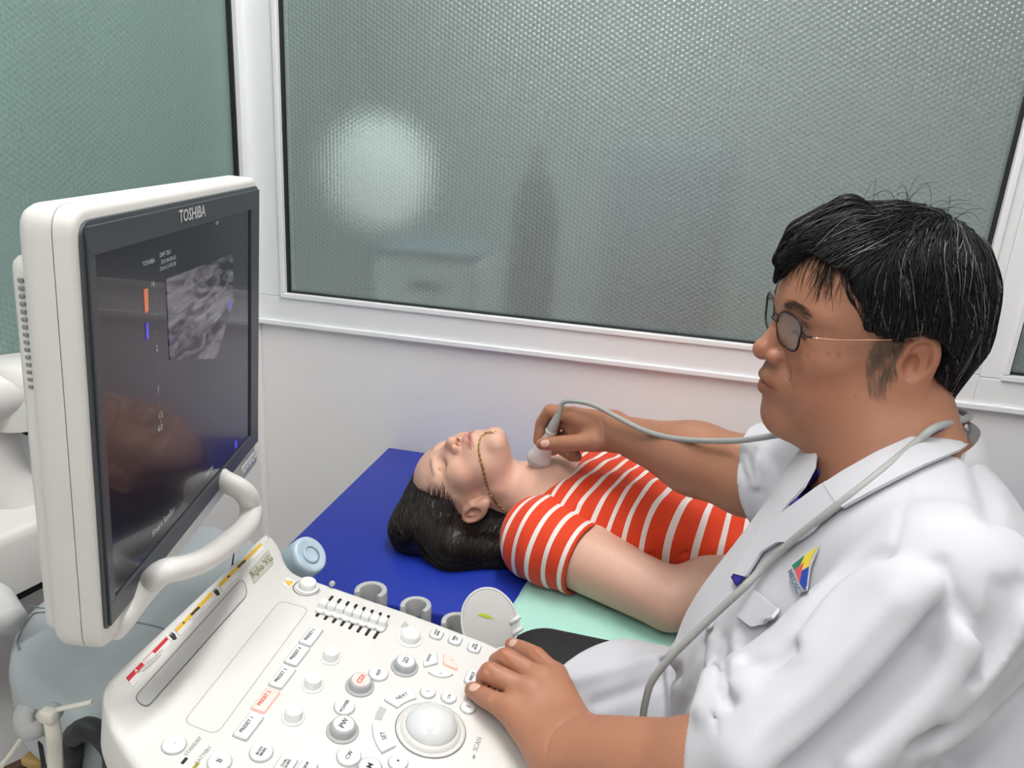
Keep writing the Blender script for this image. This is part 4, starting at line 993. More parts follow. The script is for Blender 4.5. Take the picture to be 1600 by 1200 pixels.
nkl = obj('necklace', join(*gl), mat('gold', (.80,.50,.22), rough=.2, metal=1), pat); nkl['kind'] = 'stuff'
# ------------------------------------------------------------------ mint sheet under her, hanging over the table edge
def sheet():
    nx, ny = 90, 44; V = []; rs = np.random.RandomState(4)
    xs = np.linspace(0, 1, nx); wid = .50
    x0 = zpl(784,946,BZ)[0]
    for i, s in enumerate(xs):
        x = x0+.012+s*.95
        hang = np.interp(s, [0,.05,.12,.2,.35,1], [.075,.050,.030,.028,.032,.03])
        for j in range(ny):
            t = j/(ny-1); L = t*(wid+hang)
            w = .004*math.sin(x*70+t*3)+.003*math.sin(x*31+1)
            if L < wid:
                y = by0-.004+wid-L; z = BZ+.0025+.0014*(1+math.sin(x*90+y*50)*math.sin(y*70+x*20)); xx = x+.055*((y-by0)/wid)*(1-s)-.0*0
            else:
                a = (L-wid); y = by0-.004-min(a,.012)-.25*max(a-.012,0)-w*min(1,a/.03)*1.5; z = BZ+.0025-max(a-.006,0); xx = x-.1*a*(1-s*6 if s < .16 else 0)
            V.append((xx, y, z))
    F = [[i*ny+j, (i+1)*ny+j, (i+1)*ny+j+1, i*ny+j+1] for i in range(nx-1) for j in range(ny-1)]
    return np.array(V), F
sh_ = obj('sheet', sheet(), mat('mint_nonwoven', (.42,.74,.64), rough=.75, noise=.05, nscale=200, bump=.4, bscale=180), center=True)
md = sh_.modifiers.new('thick', 'SOLIDIFY'); md.thickness = .0012
tag(sh_, 'mint green disposable sheet under the woman, hanging over the table edge', 'sheet')
# ------------------------------------------------------------------ the seated man
M_skind = mat('skin_tan', (.5,.24,.15), rough=.42, sss=.05, attr='Col', noise=.07, nscale=110, bump=.12, bscale=700)
DB = np.array([.385,.175,.105])
def doc_head(P): return head_sdf(to_head(P, DOC_O, DOC_M, DOC_S), 'm')*DOC_S
NB = np.array([.242,.835,1.080])                                  # base of the neck
shL = at(1482,920,.75); W_L = cpt(884,1168,.034); elL = at(1205,1240,.755)
shR = np.array([.240,.985,1.025]); elR = at(1172,745,1.085); W_R = at(955,673,1.30)
def doc_neck(P):
    d = rc(P, (.222,.868,1.15), NB, .064, .072)
    d = smin(d, rc(P, (.180,.862,1.118), (.228,.835,1.055), .038, .045), .045)      # soft throat
    d = smin(d, ell(P, (.275,.82,1.00), (.09,.16,.08)), .05)
    return d
def fingers(P, palm, fs, k=.008):
    res = palm
    for pts, rs in fs: res = np.minimum(res, smin(palm, chain(P, pts, rs), k))
    return res
def handL(P):
    c = lambda x, y, h: cpt(x, y, h)
    mc = [c(797,1108,.028), c(826,1082,.038), c(847,1064,.040), c(866,1057,.036)]
    w = W_L; pw = unit(mc[3]-mc[0])*.016
    d = rc(P, elL, elL+(w-elL)*.30, .047, .045); d = smin(d, rc(P, elL+(w-elL)*.3, w-pw*.7, .045, .026), .03); d = smin(d, rc(P, elL+(w-elL)*.6, w+pw*.8, .033, .024), .03)
    pm = None
    for i, m_ in enumerate(mc):
        e = rc(P, w+pw*(i-1.5)*.8, m_, .022, (.0155,.0155,.0155,.0155)[i]); pm = e if pm is None else smin(pm, e, .014)
    d = smin(d, pm, .018)
    fs = [([mc[0], c(772,1097,.026), c(753,1087,.019), c(738,1078,.011)], [.0145,.0122,.0112,.0095]),
          ([mc[1], c(765,1051,.036), c(757,1058,.024), c(766,1068,.011)], [.0145,.0128,.0108,.0090]),
          ([mc[2], c(790,1028,.038), c(776,1033,.024), c(776,1042,.011)], [.0145,.0125,.0105,.0088]),
          ([mc[3], c(838,1026,.034), c(816,1014,.024), c(799,1007,.013)], [.0140,.0120,.0105,.0088])]
    r = fingers(P, d, [(a, [x*.94 for x in b]) for a, b in fs], .006)
    th = chain(P, [c(880,1105,.022), c(848,1075,.014), c(800,1058,.010)], [.018,.014,.010]); return np.minimum(r, smin(d, th, .010))
def handR(P):
    w = W_R; dirf = unit(w-elR)
    d = rc(P, elR, elR+(w-elR)*.35, .052, .048); d = smin(d, rc(P, elR+(w-elR)*.35, w, .048, .028), .03)
    d = smin(d, rc(P, elR+(w-elR)*.05, elR+(w-elR)*.5, .04, .03)+0, .03)
    mc = [at(897,650,1.325), at(897,664,1.340), at(900,678,1.345), at(906,690,1.340)]
    pm = None
    for i, m_ in enumerate(mc):
        e = rc(P, w+(mc[3]-mc[0])*(.12*(i-1.5)), m_, .024, .0155); pm = e if pm is None else smin(pm, e, .014)
    d = smin(d, pm, .02)
    fs = [([mc[0], at(860,642,1.345), at(846,662,1.362), at(841,688,1.368)], [.0145,.0125,.0110,.0092]),
          ([mc[1], at(868,658,1.375), at(862,684,1.385), at(866,704,1.378)], [.0145,.0125,.0110,.0092]),
          ([mc[2], at(880,684,1.378), at(880,703,1.378), at(889,711,1.358)], [.0140,.0120,.0108,.0090]),
          ([mc[3], at(896,704,1.362), at(893,713,1.360), at(902,714,1.340)], [.0130,.0110,.0098,.0085])]
    r = fingers(P, d, fs, .006)
    tb = chain(P, [at(930,690,1.285), at(902,692,1.295), at(872,693,1.312), at(847,694,1.328)], [.0175,.0145,.0132,.0105]); return np.minimum(r, smin(d, tb, .014))
def doc_top(P): return smin(near(P, DOC_O-np.array([.15,.12,.14]), DOC_O+np.array([.13,.12,.16]), doc_head), doc_neck(P), .022)
CREASE = []
def crease(px, r=.0007, f=handL): CREASE.append((cast(f, crom(px, 3), .5), r))
for c_ in ([(900,1118),(876,1131),(858,1154),(853,1192)],[(768,1087),(766,1094),(764,1101)],[(772,1089),(770,1096),(768,1103)],[(758,1044),(764,1050),(766,1058)],[(780,1024),(787,1028),(790,1034)],[(830,1020),(838,1024),(842,1031)]): crease(c_)
for c_ in ([(872,688),(873,694),(872,700)],[(868,688),(869,694),(868,700)],[(938,652),(944,668),(943,686)]): crease(c_, .0006, handR)
def doc_skin(P):
    d = doc_top(P)
    core = ell(P, (.245,.81,.95), (.08,.12,.12)); core = smin(core, rc(P, shL, shR, .045), .04)
    d = smin(d, core, .03)
    uL = smin(near(P, np.minimum(elL, cpt(735,1075,0))-.06, np.maximum(elL, cpt(872,1040,.05))+.05, handL), rc(P, shL, elL, .052, .046), .02)
    uR = smin(near(P, np.minimum(elR, at(838,700,1.38))-.055, np.maximum(elR, at(838,640,1.38))+.055, handR), rc(P, shR, elR, .050, .046), .02)
    d = np.minimum(smin(d, uL, .02), smin(d, uR, .02))
    for W, r in CREASE:
        m = ((P > W.min(0)-.02) & (P < W.max(0)+.02)).all(1)
        if m.any(): d[m] = smax(d[m], -chain(P[m], W, [r]*len(W)), .0035)
    return d
doc = thing('person', (.3,.8,0), 'seated man with black greying hair and glasses, in a white coat, holding the ultrasound probe', 'person')
g = mesh_sdf(doc_skin, (-.24,.46,.74), (.37,1.36,1.37), .0020)
cols = face_cols(to_head(g[0], DOC_O, DOC_M, DOC_S), DB, 'm')
def blob(cols, V, c, r, col, w):
    k = np.exp(-((V-c)**2).sum(1)/r**2)[:,None]*w; return cols*(1-k)+np.array(col)*k
RD = DB*np.array([1.12,.80,.72])
for q in ((738,1078,.011),(766,1068,.011),(799,1007,.013),(765,1051,.036),(790,1028,.038),(838,1026,.034)): cols = blob(cols, g[0], cpt(*q), .014, RD, .55)
for q in ((848,694,1.32),(860,642,1.345),(841,688,1.368)): cols = blob(cols, g[0], at(*q), .014, RD, .55)
cols = blob(cols, g[0], DOC_O+DOC_M@np.array([.055,.062,-.045]), .03, RD, .25)
for a, r_ in (((1311,555),.0030),((1294,553),.0020),((1240,601),.0018),((1222,577),.0016),((1262,556),.0018),((1336,620),.0018)): cols = blob(cols, g[0], cast(doc_top, [a], .5)[0], r_, DB*.42, .45)
k = ((g[0]-DOC_O)@DOC_M); 
dbody = obj('body', g, M_skind, doc, cols=cols)
M_nail = mat('fingernail', (.72,.45,.36), rough=.25, spec=.6)
def nail(f, px, r, along, t0=.5):
    P = cast(f, [px], t0)[0]; n = grad(f, P[None])[0]; a = unit(along-n*(along@n)); b = np.cross(n, a); V = []; F = []
    for i in range(7):
        for j in range(7):
            s, t = (i-3)/3, (j-3)/3; q = P+a*r*1.15*s*math.sqrt(max(0, 1-.45*t*t))+b*r*.85*t*math.sqrt(max(0, 1-.35*s*s)); q = q-n*(f(q[None])[0]-.0006); V.append(q)
    V2 = [v-n*.0012 for v in V]; F = [[i*7+j,(i+1)*7+j,(i+1)*7+j+1,i*7+j+1] for i in range(6) for j in range(6)]
    o = obj('fingernail', (np.array(V), F), M_nail, doc); md = o.modifiers.new('t', 'SOLIDIFY'); md.thickness = .0009; md.offset = -1
nail(handL, (741,1073), .0072, cpt(738,1078,.01)-cpt(772,1097,.02)); nail(handL, (801,1004), .0065, cpt(799,1007,.01)-cpt(838,1026,.02)); nail(handR, (851,693), .0080, at(847,694,1.32)-at(872,693,1.31))
# ------------------------------------------------------------------ white coat
M_coat = mat('white_cotton', (.54,.545,.585), rough=.8, noise=.01, nscale=60, sheen=.2, bump=.05, bscale=900)
def torso(P):
    d = ell(P, (.240,.805,.930), (.128,.180,.16))
    d = smin(d, ell(P, (.200,.790,.80), (.155,.180,.16)), .07)
    d = smin(d, ell(P, (.300,.765,.66), (.215,.215,.17)), .08)
    d = smin(d, rc(P, at(1500,1010,.89), at(1490,1300,.93), .105, .135), .05)
    d = smin(d, rc(P, shL+np.array([.0,.03,-.01]), shR, .064, .062), .06)
    d = smin(d, rc(P, (.262,.90,1.035), (.262,.76,1.035), .056, .056), .06)
    d = smin(d, rc(P, (.28,.80,.99), (.325,.785,.82), .085, .130), .06)
    return d
def sleeveL(P):
    ex = elL+unit(W_L-elL)*.085
    d = rc(P, shL, elL+np.array([.0,.012,.018]), .070, .080); d = smin(d, rc(P, elL+np.array([.0,.012,.018]), ex+np.array([0,.004,.008]), .080, .058), .03)
    return d
def sleeveR(P):
    d = rc(P, shR+np.array([0,0,-.005]), elR, .068, .062); return smin(d, rc(P, elR, elR+unit(W_R-elR)*.06, .066, .062), .02)
hemL = elL+unit(W_L-elL)*.042; hemLn = unit(unit(W_L-elL)+np.array([0,.0,.0])); hemRn = unit(unit(W_R-elR)+unit(elR-shR)); hemR = elR-hemRn*.012
def legs(P):
    d = rc(P, (.30,.89,.63), (-.115,.885,.660), .088, .072); return smin(d, rc(P, (.30,.69,.60), (-.08,.64,.60), .088, .066), .09)
def coat_base(P):
    d = torso(P)
    sl = smax(sleeveL(P), pln(P, hemL, hemLn), .003)
    sl = smax(sl, -smax(rc(P, elL, W_L, .058, .052), -pln(P, hemL-hemLn*.03, hemLn), .003), .002)
    sr = smax(sleeveR(P), pln(P, hemR, hemRn), .003)
    sr = smax(sr, -smax(rc(P, elR, W_R, .058, .054), -pln(P, hemR-hemRn*.02, hemRn), .003), .002)
    d = smin(d, sl, .022); d = smin(d, sr, .02)
    sk = legs(P)-.008; cut = np.maximum(-P[:,0]-.105+.9*(P[:,1]-.83), .50-P[:,2]); d = smin(d, smax(sk, cut, .012), .03)
    return d
FOLDS = []   # (world polyline, radius, blend, sign)
def fold(px, r, k, sgn, off=0):
    W = cast(coat_base, crom(px, 3), .45); FOLDS.append((W, r, k, sgn))
fold([(1168,1190),(1223,1145),(1283,1090),(1350,1018),(1405,950)], .008, .045, 1)
fold([(1232,1198),(1292,1143),(1352,1083),(1408,1020),(1455,962)], .007, .026, -1)
fold([(1260,1198),(1325,1145),(1385,1085),(1440,1025)], .008, .045, -1)
fold([(1340,1198),(1410,1140),(1470,1075),(1510,1010)], .005, .03, 1)
fold([(1470,880),(1490,930),(1530,985)], .003, .010, -1)
fold([(1175,1048),(1140,1080),(1105,1112)], .004, .02, 1)
fold([(1258,985),(1270,960),(1290,925),(1318,893),(1352,870),(1380,868)], .005, .014, -1)
fold([(1262,1003),(1285,968),(1320,930),(1362,905),(1400,900)], .003, .024, 1)
fold([(1195,1042),(1225,1036),(1262,1034)], .0015, .012, 1)
fold([(1598,1010),(1560,1060),(1510,1105),(1450,1150),(1425,1160)], .006, .012, -1)
fold([(1598,1048),(1555,1095),(1500,1140),(1455,1170)], .005, .014, 1)
fold([(1600,1085),(1550,1135),(1490,1185)], .006, .012, -1)
fold([(1600,965),(1560,1025),(1520,1075),(1480,1110)], .005, .016, 1)
fold([(1596,915),(1575,975),(1550,1020),(1515,1055)], .004, .012, -1)
fold([(1565,920),(1560,955),(1540,1000)], .003, .014, -1)
fold([(1100,1010),(1092,1050),(1060,1120)], .004, .012, -1)
fold([(1130,1000),(1128,1050),(1142,1098)], .004, .010, -1)
fold([(1115,1005),(1108,1055),(1098,1105)], .005, .014, 1)
fold([(1150,1000),(1152,1050),(1168,1080)], .003, .012, 1)
fold([(1240,1015),(1210,1035),(1170,1035)], .003, .014, -1)
fold([(1152,705),(1163,735),(1180,765)], .002, .010, -1)
fold([(1192,690),(1180,722),(1185,765)], .002, .010, -1)
fold([(1170,692),(1168,722),(1180,760)], .002, .012, 1)
fold([(930,1100),(1000,1075),(1060,1050)], .004, .014, -1)
fold([(900,1060),(980,1040),(1060,1020)], .003, .020, 1)
fold([(1530,730),(1545,770),(1552,810)], .002, .025, -1)
fold([(1116,1116),(1130,1155),(1155,1198)], .0008, .005, -1)
fold([(1420,760),(1410,800),(1398,845)], .0008, .006, -1)
fold([(1150,1235),(1190,1200),(1245,1153),(1305,1098),(1372,1028),(1425,962),(1452,915)], .0055, .014, 1)
def coat_sdf(P):
    d = coat_base(P)
    for W, r, k, sgn in FOLDS:
        lo, hi = W.min(0)-.06, W.max(0)+.06; m = ((P > lo) & (P < hi)).all(1)
        if not m.any(): continue
        e = chain(P[m], W, [r]*len(W)); d[m] = smin(d[m], e, k) if sgn > 0 else smax(d[m], -e, k)
    hole = rc(P, (.222,.868,1.15), NB+np.array([0,0,.0]), .072, .082)
    vn = rc(P, (.17,.85,1.09), (.105,.825,1.005), .050, .010); hole = smin(hole, vn, .02); hole = smin(hole, rc(P, (.195,.80,1.075), (.125,.79,1.000), .052, .010), .02)
    d = smax(d, -hole, .004)
    return d
gc = mesh_sdf(coat_sdf, (-.16,.41,.48), (.50,1.13,1.20), .0034)
coat = obj('coat', gc, M_coat, doc); coat['label'] = 'short-sleeved white cotton coat'
def px_patch(name, poly, f, h0, h1, m, parent, step=7, r=0, t0=.45, smooth=True):
    """cloth piece cut to an outline, lying on the implicit surface f with thickness h1-h0"""
    P = rounded(poly, r, 4) if r else np.array(poly, float); D = []
    for i in range(len(P)):
        a, b = P[i], P[(i+1) % len(P)]; n = max(1, int(np.linalg.norm(b-a)/step)); D += [a+(b-a)*k/n for k in range(n)]
    bm = bmesh.new(); bm.faces.new([bm.verts.new((p[0], p[1], 0)) for p in D])
    lo, hi = np.array(D).min(0), np.array(D).max(0)
    for ax in (0, 1):
        for v in np.arange(lo[ax]+step, hi[ax], step):
            bmesh.ops.bisect_plane(bm, geom=bm.verts[:]+bm.edges[:]+bm.faces[:], plane_co=(v,0,0) if ax == 0 else (0,v,0), plane_no=(1,0,0) if ax == 0 else (0,1,0), dist=1e-5)
    bmesh.ops.triangulate(bm, faces=bm.faces[:])
    be = {v.index for v in bm.verts}; bm.verts.index_update()
    pts = np.array([v.co[:2] for v in bm.verts]); F = [[v.index for v in q.verts] for q in bm.faces]
    B = [(e.verts[0].index, e.verts[1].index, [v.index for v in e.link_faces[0].verts]) for e in bm.edges if len(e.link_faces) == 1]; bm.free()
    W = cast(f, pts, t0); N = grad(f, W, .003)
    for _ in range(3): pass
    V = np.vstack([W+N*h0, W+N*h1]); n = len(W)
    cross = np.cross(W[F[0][1]]-W[F[0][0]], W[F[0][2]]-W[F[0][0]])@N[F[0][0]]
    if cross < 0: F = [q[::-1] for q in F]
    G = [q[::-1] for q in F]+[[i+n for i in q] for q in F]
    for a, b, q in B: G.append([a, b, b+n, a+n])
    o = obj(name, (V, G), m, parent, smooth); bm = bmesh.new(); bm.from_mesh(o.data); bmesh.ops.recalc_face_normals(bm, faces=bm.faces[:]); bm.to_mesh(o.data); bm.free(); autosmooth(o, 50); return o
px_patch('collar', [(1505,672),(1512,698),(1494,712),(1439,737),(1380,768),(1330,795),(1324,799),(1312,790),(1294,762),(1322,744),(1372,716),(1428,690),(1470,668)], coat_base, .004, .0075, M_coat, coat, r=3)
px_patch('lapel', [(1318,762),(1314,792),(1300,806),(1275,834),(1249,851),(1222,850),(1196,866),(1172,905),(1152,900),(1197,829),(1240,797),(1283,766),(1300,756)], coat_base, .0035, .0065, M_coat, coat, r=4)
px_patch('lapel', [(1262,705),(1281,712),(1278,735),(1262,765),(1235,795),(1205,835),(1190,842),(1196,812),(1215,770),(1235,735)], coat_base, .003, .006, M_coat, coat, r=3)
px_patch('pocket', [(1186,925),(1226,957),(1213,974),(1180,982),(1156,964),(1170,945)], coat_sdf, .0040, .0068, M_coat, coat, r=4)
bt = cast(coat_base, [(1113,978)], .45)[0]; bn = grad(coat_base, bt[None])[0]
o = obj('button', lathe([(.0055,.003),(.006,.0045),(.0055,.006),(.004,.0062),(.0038,.0055)], bt, bn, 20, capt=True), mat('coat_button', (.72,.72,.74), rough=.3), coat)
# emblem printed on the coat
EM = [('emblem_green', [(1243,885),(1262,870),(1256,885),(1247,892)], (.03,.20,.12)), ('emblem_yellow', [(1264,869),(1283,856),(1273,873),(1269,887),(1259,893),(1262,880),(1256,885)], (.80,.62,.06)),
      ('emblem_red', [(1247,892),(1256,885),(1262,880),(1259,893),(1255,912)], (.66,.10,.12)), ('emblem_blue', [(1269,887),(1259,893),(1255,912),(1264,925)], (.02,.07,.42))]
emb = px_patch('emblem', [(1239,884),(1262,866),(1285,853),(1277,873),(1271,888),(1266,927),(1254,930),(1236,905)], coat_sdf, .0028, .0038, M_coat, coat, step=5)
for nm, pl, c in EM: px_patch(nm, pl, coat_sdf, .0034, .0046, mat(nm, c, rough=.7), emb, step=4)
def surf_text(s, p0, p1, size, f, m, parent, h=.0052):
    A, B = cast(f, [p0, p1], .45); N = grad(f, A[None])[0]; U = unit(B-A); V = unit(np.cross(N, U)); g = text_geo(s, size, (A+B)/2, U, V, 0, bold=.0002)
    W = g[0]; W = W-N*f(W)[:,None]+N*h; return obj('lettering', (W, g[1]), m, parent, False)
surf_text('MEDIC', (1240,894), (1254,926), .0085, coat_sdf, mat('slate_ink', (.12,.18,.25), rough=.7), emb)
# standing collar at the nape
def ringp(th, r, h, tilt=.0): r = r-.010; return np.array([.243+r*math.cos(th)*1.0, .842+r*.95*math.sin(th), 1.076+h+tilt*math.cos(th)])
V = []; th = np.radians(np.linspace(-105, 100, 40)); sec = [(.078,-.020),(.082,.018),(.086,.030),(.092,.026),(.102,-.002),(.108,-.022),(.105,-.024),(.098,-.004),(.088,.020),(.084,.014),(.081,-.020)]
for t in th:
    w = np.clip(1.2-abs(t)/1.9, .3, 1)
    for r, h in sec: V.append(ringp(t, r, h*(.4+.6*w)+.020*math.cos(t)-.006, .0))
n = len(sec); F = [[i*n+j, (i+1)*n+j, (i+1)*n+(j+1) % n, i*n+(j+1) % n] for i in range(len(th)-1) for j in range(n)]+[list(range(n)), [(len(th)-1)*n+j for j in range(n)][::-1]]
o = obj('collar_stand', (np.array(V), F), M_coat, coat); autosmooth(o, 60)
# blue lanyard and dark trousers
M_lan = mat('royal_blue_ribbon', (.025,.02,.30), rough=.6)
f2 = lambda P: np.minimum(doc_top(P), coat_sdf(P))
def strip(px, w, m, name, parent, f=f2, h=.003):
    W = cast(f, crom(px, 6), .45); N = grad(f, W, .003); W = W+N*h; T = unit_rows(np.gradient(W, axis=0)); S = unit_rows(np.cross(T, N)); V = np.stack([W-S*w, W+S*w, W+S*w+N*.0012, W-S*w+N*.0012], 1).reshape(-1,3)
    F = [[i*4+j, (i+1)*4+j, (i+1)*4+(j+1) % 4, i*4+(j+1) % 4] for i in range(len(W)-1) for j in range(4)]+[[0,1,2,3],[len(V)-1,len(V)-2,len(V)-3,len(V)-4]]
    return obj(name, (V, F), m, parent)
strip([(1282,732),(1270,752),(1252,778),(1240,795)], .0050, M_lan, 'lanyard', doc); strip([(1182,868),(1168,890),(1152,912)], .0095, M_lan, 'lanyard', doc, h=.004)
strip([(1468,668),(1460,672),(1450,677)], .003, M_lan, 'lanyard', doc)
M_btr = mat('black_trousers', (.010,.010,.012), rough=.8)
def trous(P):
    d = legs(P)
    for y in (.875,.64):
        d = smin(d, rc(P, (-.115 if y > .8 else -.08, y, .64 if y > .8 else .60), (-.06,y,.10), .066, .050), .03)
    return smin(d, ell(P, (.28,.79,.58), (.14,.19,.10)), .05)
obj('trousers', mesh_sdf(trous, (-.22,.52,.05), (.46,1.0,.74), .006), M_btr, doc)
def shoes(P):
    d = None
    for y in (.875,.64):
        e = smax(smin(rc(P, (-.04,y,.05), (-.19,y,.035), .045, .038), rc(P, (-.05,y,.09), (-.05,y,.13), .042, .04), .02), -P[:,2]+.001, .004); d = e if d is None else np.minimum(d, e)
    return d
obj('shoe_pair', mesh_sdf(shoes, (-.26,.56,-.02), (.03,.95,.16), .005), mat('black_leather', (.015,.014,.013), rough=.35), doc)
# ------------------------------------------------------------------ hair
M_hd = mat('black_hair', (.010,.010,.011), rough=.45, spec=.3); M_hg = mat('grey_hair', (.20,.19,.18), rough=.4); M_stb = mat('greying_sideburn', (.22,.16,.12), rough=.5)
def dl(x, y, z): return DOC_O+DOC_M@np.array([x,y,z])*DOC_S
def doc_hair(P):
    q = to_head(P, DOC_O, DOC_M, DOC_S); a = q.copy(); a[:,1] = np.abs(a[:,1])
    d = ell(q, (-.012,0,.046), (.101,.090,.090))
    d = smin(d, ell(q, (.018,0,.076), (.078,.072,.053)), .02)
    d = smin(d, rc(a, (-.058,.030,.0), (-.060,.026,-.052), .042, .026), .03)
    d = smin(d, rc(a, (-.040,.070,.03), (-.052,.058,-.030), .022, .014), .02)
    d = d+.0012*np.sin(q[:,0]*160+q[:,2]*40)*np.sin(q[:,1]*130+2)
    bx = np.interp(q[:,2], [-.09,-.03,.0,.02,.03,.045,.064,.085,.100,.112,.13], [-.040,-.036,-.030,.0,.036,.042,.055,.062,.085,.12,.15])
    d = smax(d, (q[:,0]-bx)*.75, .006)
    d = smax(d, -ell(a, (-.012,.088,-.003), (.031,.030,.038)), .005)
    f = chain(q, [(.045,.022,.120),(.078,.004,.103),(.096,-.006,.078),(.101,-.010,.060)], [.014,.013,.009,.003])
    f = np.minimum(f, chain(q, [(.040,-.012,.128),(.078,-.026,.102),(.092,-.036,.074)], [.016,.014,.006]))
    return smin(d, f, .010)
ghd = mesh_sdf(doc_hair, DOC_O-np.array([.14,.13,.12]), DOC_O+np.array([.15,.13,.18]), .0028)
dhair = obj('hair', ghd, M_hd, doc)
rg = np.random.RandomState(11)
rt = ghd[0][rg.randint(0, len(ghd[0]), 9000)]; ql = to_head(rt, DOC_O, DOC_M, DOC_S); rt = rt[(doc_top(rt) > .001)]
def dfield(P):
    q = to_head(P, DOC_O, DOC_M, DOC_S); wh = np.array([-.062,.010,.13]); v = unit_rows(q-wh)
    part = np.array([.045,.024,.125]); front = np.clip((q[:,0]-.0)/.05, 0, 1)[:,None]
    v = v*np.array([1,1,.6])+np.array([.0,0,-.55])*(1-front)+front*np.stack([np.full(len(q), .9), -.25*np.ones(len(q))+.0*q[:,1], np.full(len(q), -.75)], 1)
    side = np.clip((np.abs(q[:,1])-.055)/.02, 0, 1)[:,None]; v = v*(1-side)+side*np.array([-.12,0,-1.0])
    return unit_rows(v)@DOC_M.T
S = grow(doc_hair, rt, dfield, 9, .0062, .0045, 21)
ok = doc_top(S.reshape(-1,3)).reshape(S.shape[:2]).min(1) > -.002
S = S[ok]; gm = rg.rand(len(S)); grey = gm < .055+.10*np.clip((to_head(S[:,0], DOC_O, DOC_M, 1)[:,0]*-1+.0)/.06, 0, 1)
o = obj('hair_strands', strands(S[~grey], .00055), M_hd, dhair); o['kind'] = 'stuff'
o = obj('grey_hair_strands', strands(S[grey], .00036), M_hg, dhair); o['kind'] = 'stuff'
# stray hairs standing off the crown and fringe wisps over the forehead
n = 46; q0 = np.stack([rg.uniform(-.09,.06,n), rg.uniform(-.03,.06,n), np.full(n,.15)], 1); W0 = DOC_O+q0@DOC_M.T; W0 = W0-grad(doc_hair, W0)*doc_hair(W0)[:,None]; L = [W0]; dv = (unit_rows(grad(doc_hair, W0))*.5+unit_rows(rg.randn(n,3))*.6+DOC_M[:,0]*-.3)
for i in range(7): L.append(L[-1]+unit_rows(dv)*.0055); dv = dv+np.array([0,0,-.18])
o = obj('stray_hairs', strands(np.stack(L, 1), .00028), M_hd, dhair); o['kind'] = 'stuff'
n = 70; q0 = np.stack([rg.uniform(.055,.085,n), rg.uniform(.0,.055,n), rg.uniform(.085,.105,n)], 1); W0 = DOC_O+q0@DOC_M.T; W0 = W0-grad(doc_top, W0)*(doc_top(W0)-.003)[:,None]
S2 = grow(doc_top, W0, lambda P: np.tile(DOC_M@np.array([.15,.25,-1.]), (len(P),1)), 7, .0055, .004, 9); o = obj('fringe_wisps', strands(S2, .0003), M_hd, dhair); o['kind'] = 'stuff'
# sideburn, brows, stubble
n = 260; q0 = np.stack([rg.uniform(.004,.034,n), np.full(n,.08), rg.uniform(-.028,.030,n)], 1); q0 = q0[(q0[:,0] > .010-.2*(q0[:,2]+.02)) & (rg.rand(n) < np.clip((q0[:,2]+.045)/.05,.2,1))]; W0 = DOC_O+q0@DOC_M.T
for _ in range(3): W0 = W0-grad(doc_top, W0)*(doc_top(W0)-.0003)[:,None]
S2 = grow(doc_top, W0, lambda P: np.tile(DOC_M@np.array([-.35,0,-1.]), (len(P),1)), 6, .0028, .0025, 7); o = obj('sideburn', strands(S2, .00030), M_stb, dhair); o['kind'] = 'stuff'
for s in (-1, 1):
    n = 130; u = rg.rand(n); q0 = np.stack([.098-.02*u**2, s*(.014+.026*u), .040+.004*np.sin(u*3)-.006*np.clip(u-.6,0,1)+rg.randn(n)*.0018], 1); W0 = DOC_O+q0@DOC_M.T
    for _ in range(3): W0 = W0-grad(doc_top, W0)*(doc_top(W0)-.0002)[:,None]
    S2 = grow(doc_top, W0, lambda P: np.tile(DOC_M@np.array([-.35,s*1.,-.1]), (len(P),1)), 5, .0016, .0015, 7); o = obj('eyebrow', strands(S2, .00022), mat('brow_brown', (.07,.04,.025), rough=.6), doc); o['kind'] = 'stuff'
# ------------------------------------------------------------------ glasses
M_fr = mat('dark_metal_frame', (.03,.022,.022), rough=.3, metal=.6); M_au = mat('rose_gold', (.75,.42,.28), rough=.25, metal=1)
M_lens = bpy.data.materials.new('spectacle_lens'); M_lens.use_nodes = True; nt = M_lens.node_tree; nt.nodes.clear(); out_ = nt.nodes.new('ShaderNodeOutputMaterial'); tr_ = nt.nodes.new('ShaderNodeBsdfTransparent'); gl2 = nt.nodes.new('ShaderNodeBsdfGlossy'); gl2.inputs['Roughness'].default_value = .03; mx_ = nt.nodes.new('ShaderNodeMixShader'); mx_.inputs[0].default_value = .10
tr_.inputs[0].default_value = (.93,.95,.95,1); nt.links.new(tr_.outputs[0], mx_.inputs[1]); nt.links.new(gl2.outputs[0], mx_.inputs[2]); nt.links.new(mx_.outputs[0], out_.inputs['Surface'])
gs_ = thing('eyeglasses', dl(.1,0,.012), parent=doc)
def lensp(s, k=1.0):
    P = []
    for a in np.linspace(0, 2*math.pi, 40, endpoint=False):
        ca, sa = math.cos(a), math.sin(a); y = .0245*math.copysign(abs(ca)**.62, ca)*(1.0 if sa > 0 else .90); z = .0182*math.copysign(abs(sa)**.68, sa)+(.002*ca if sa > 0 else 0)
        yy = .0305+y*k; P.append(dl(.1035-.16*(yy-.006), s*yy, .0155+z*k))
    return np.array(P)
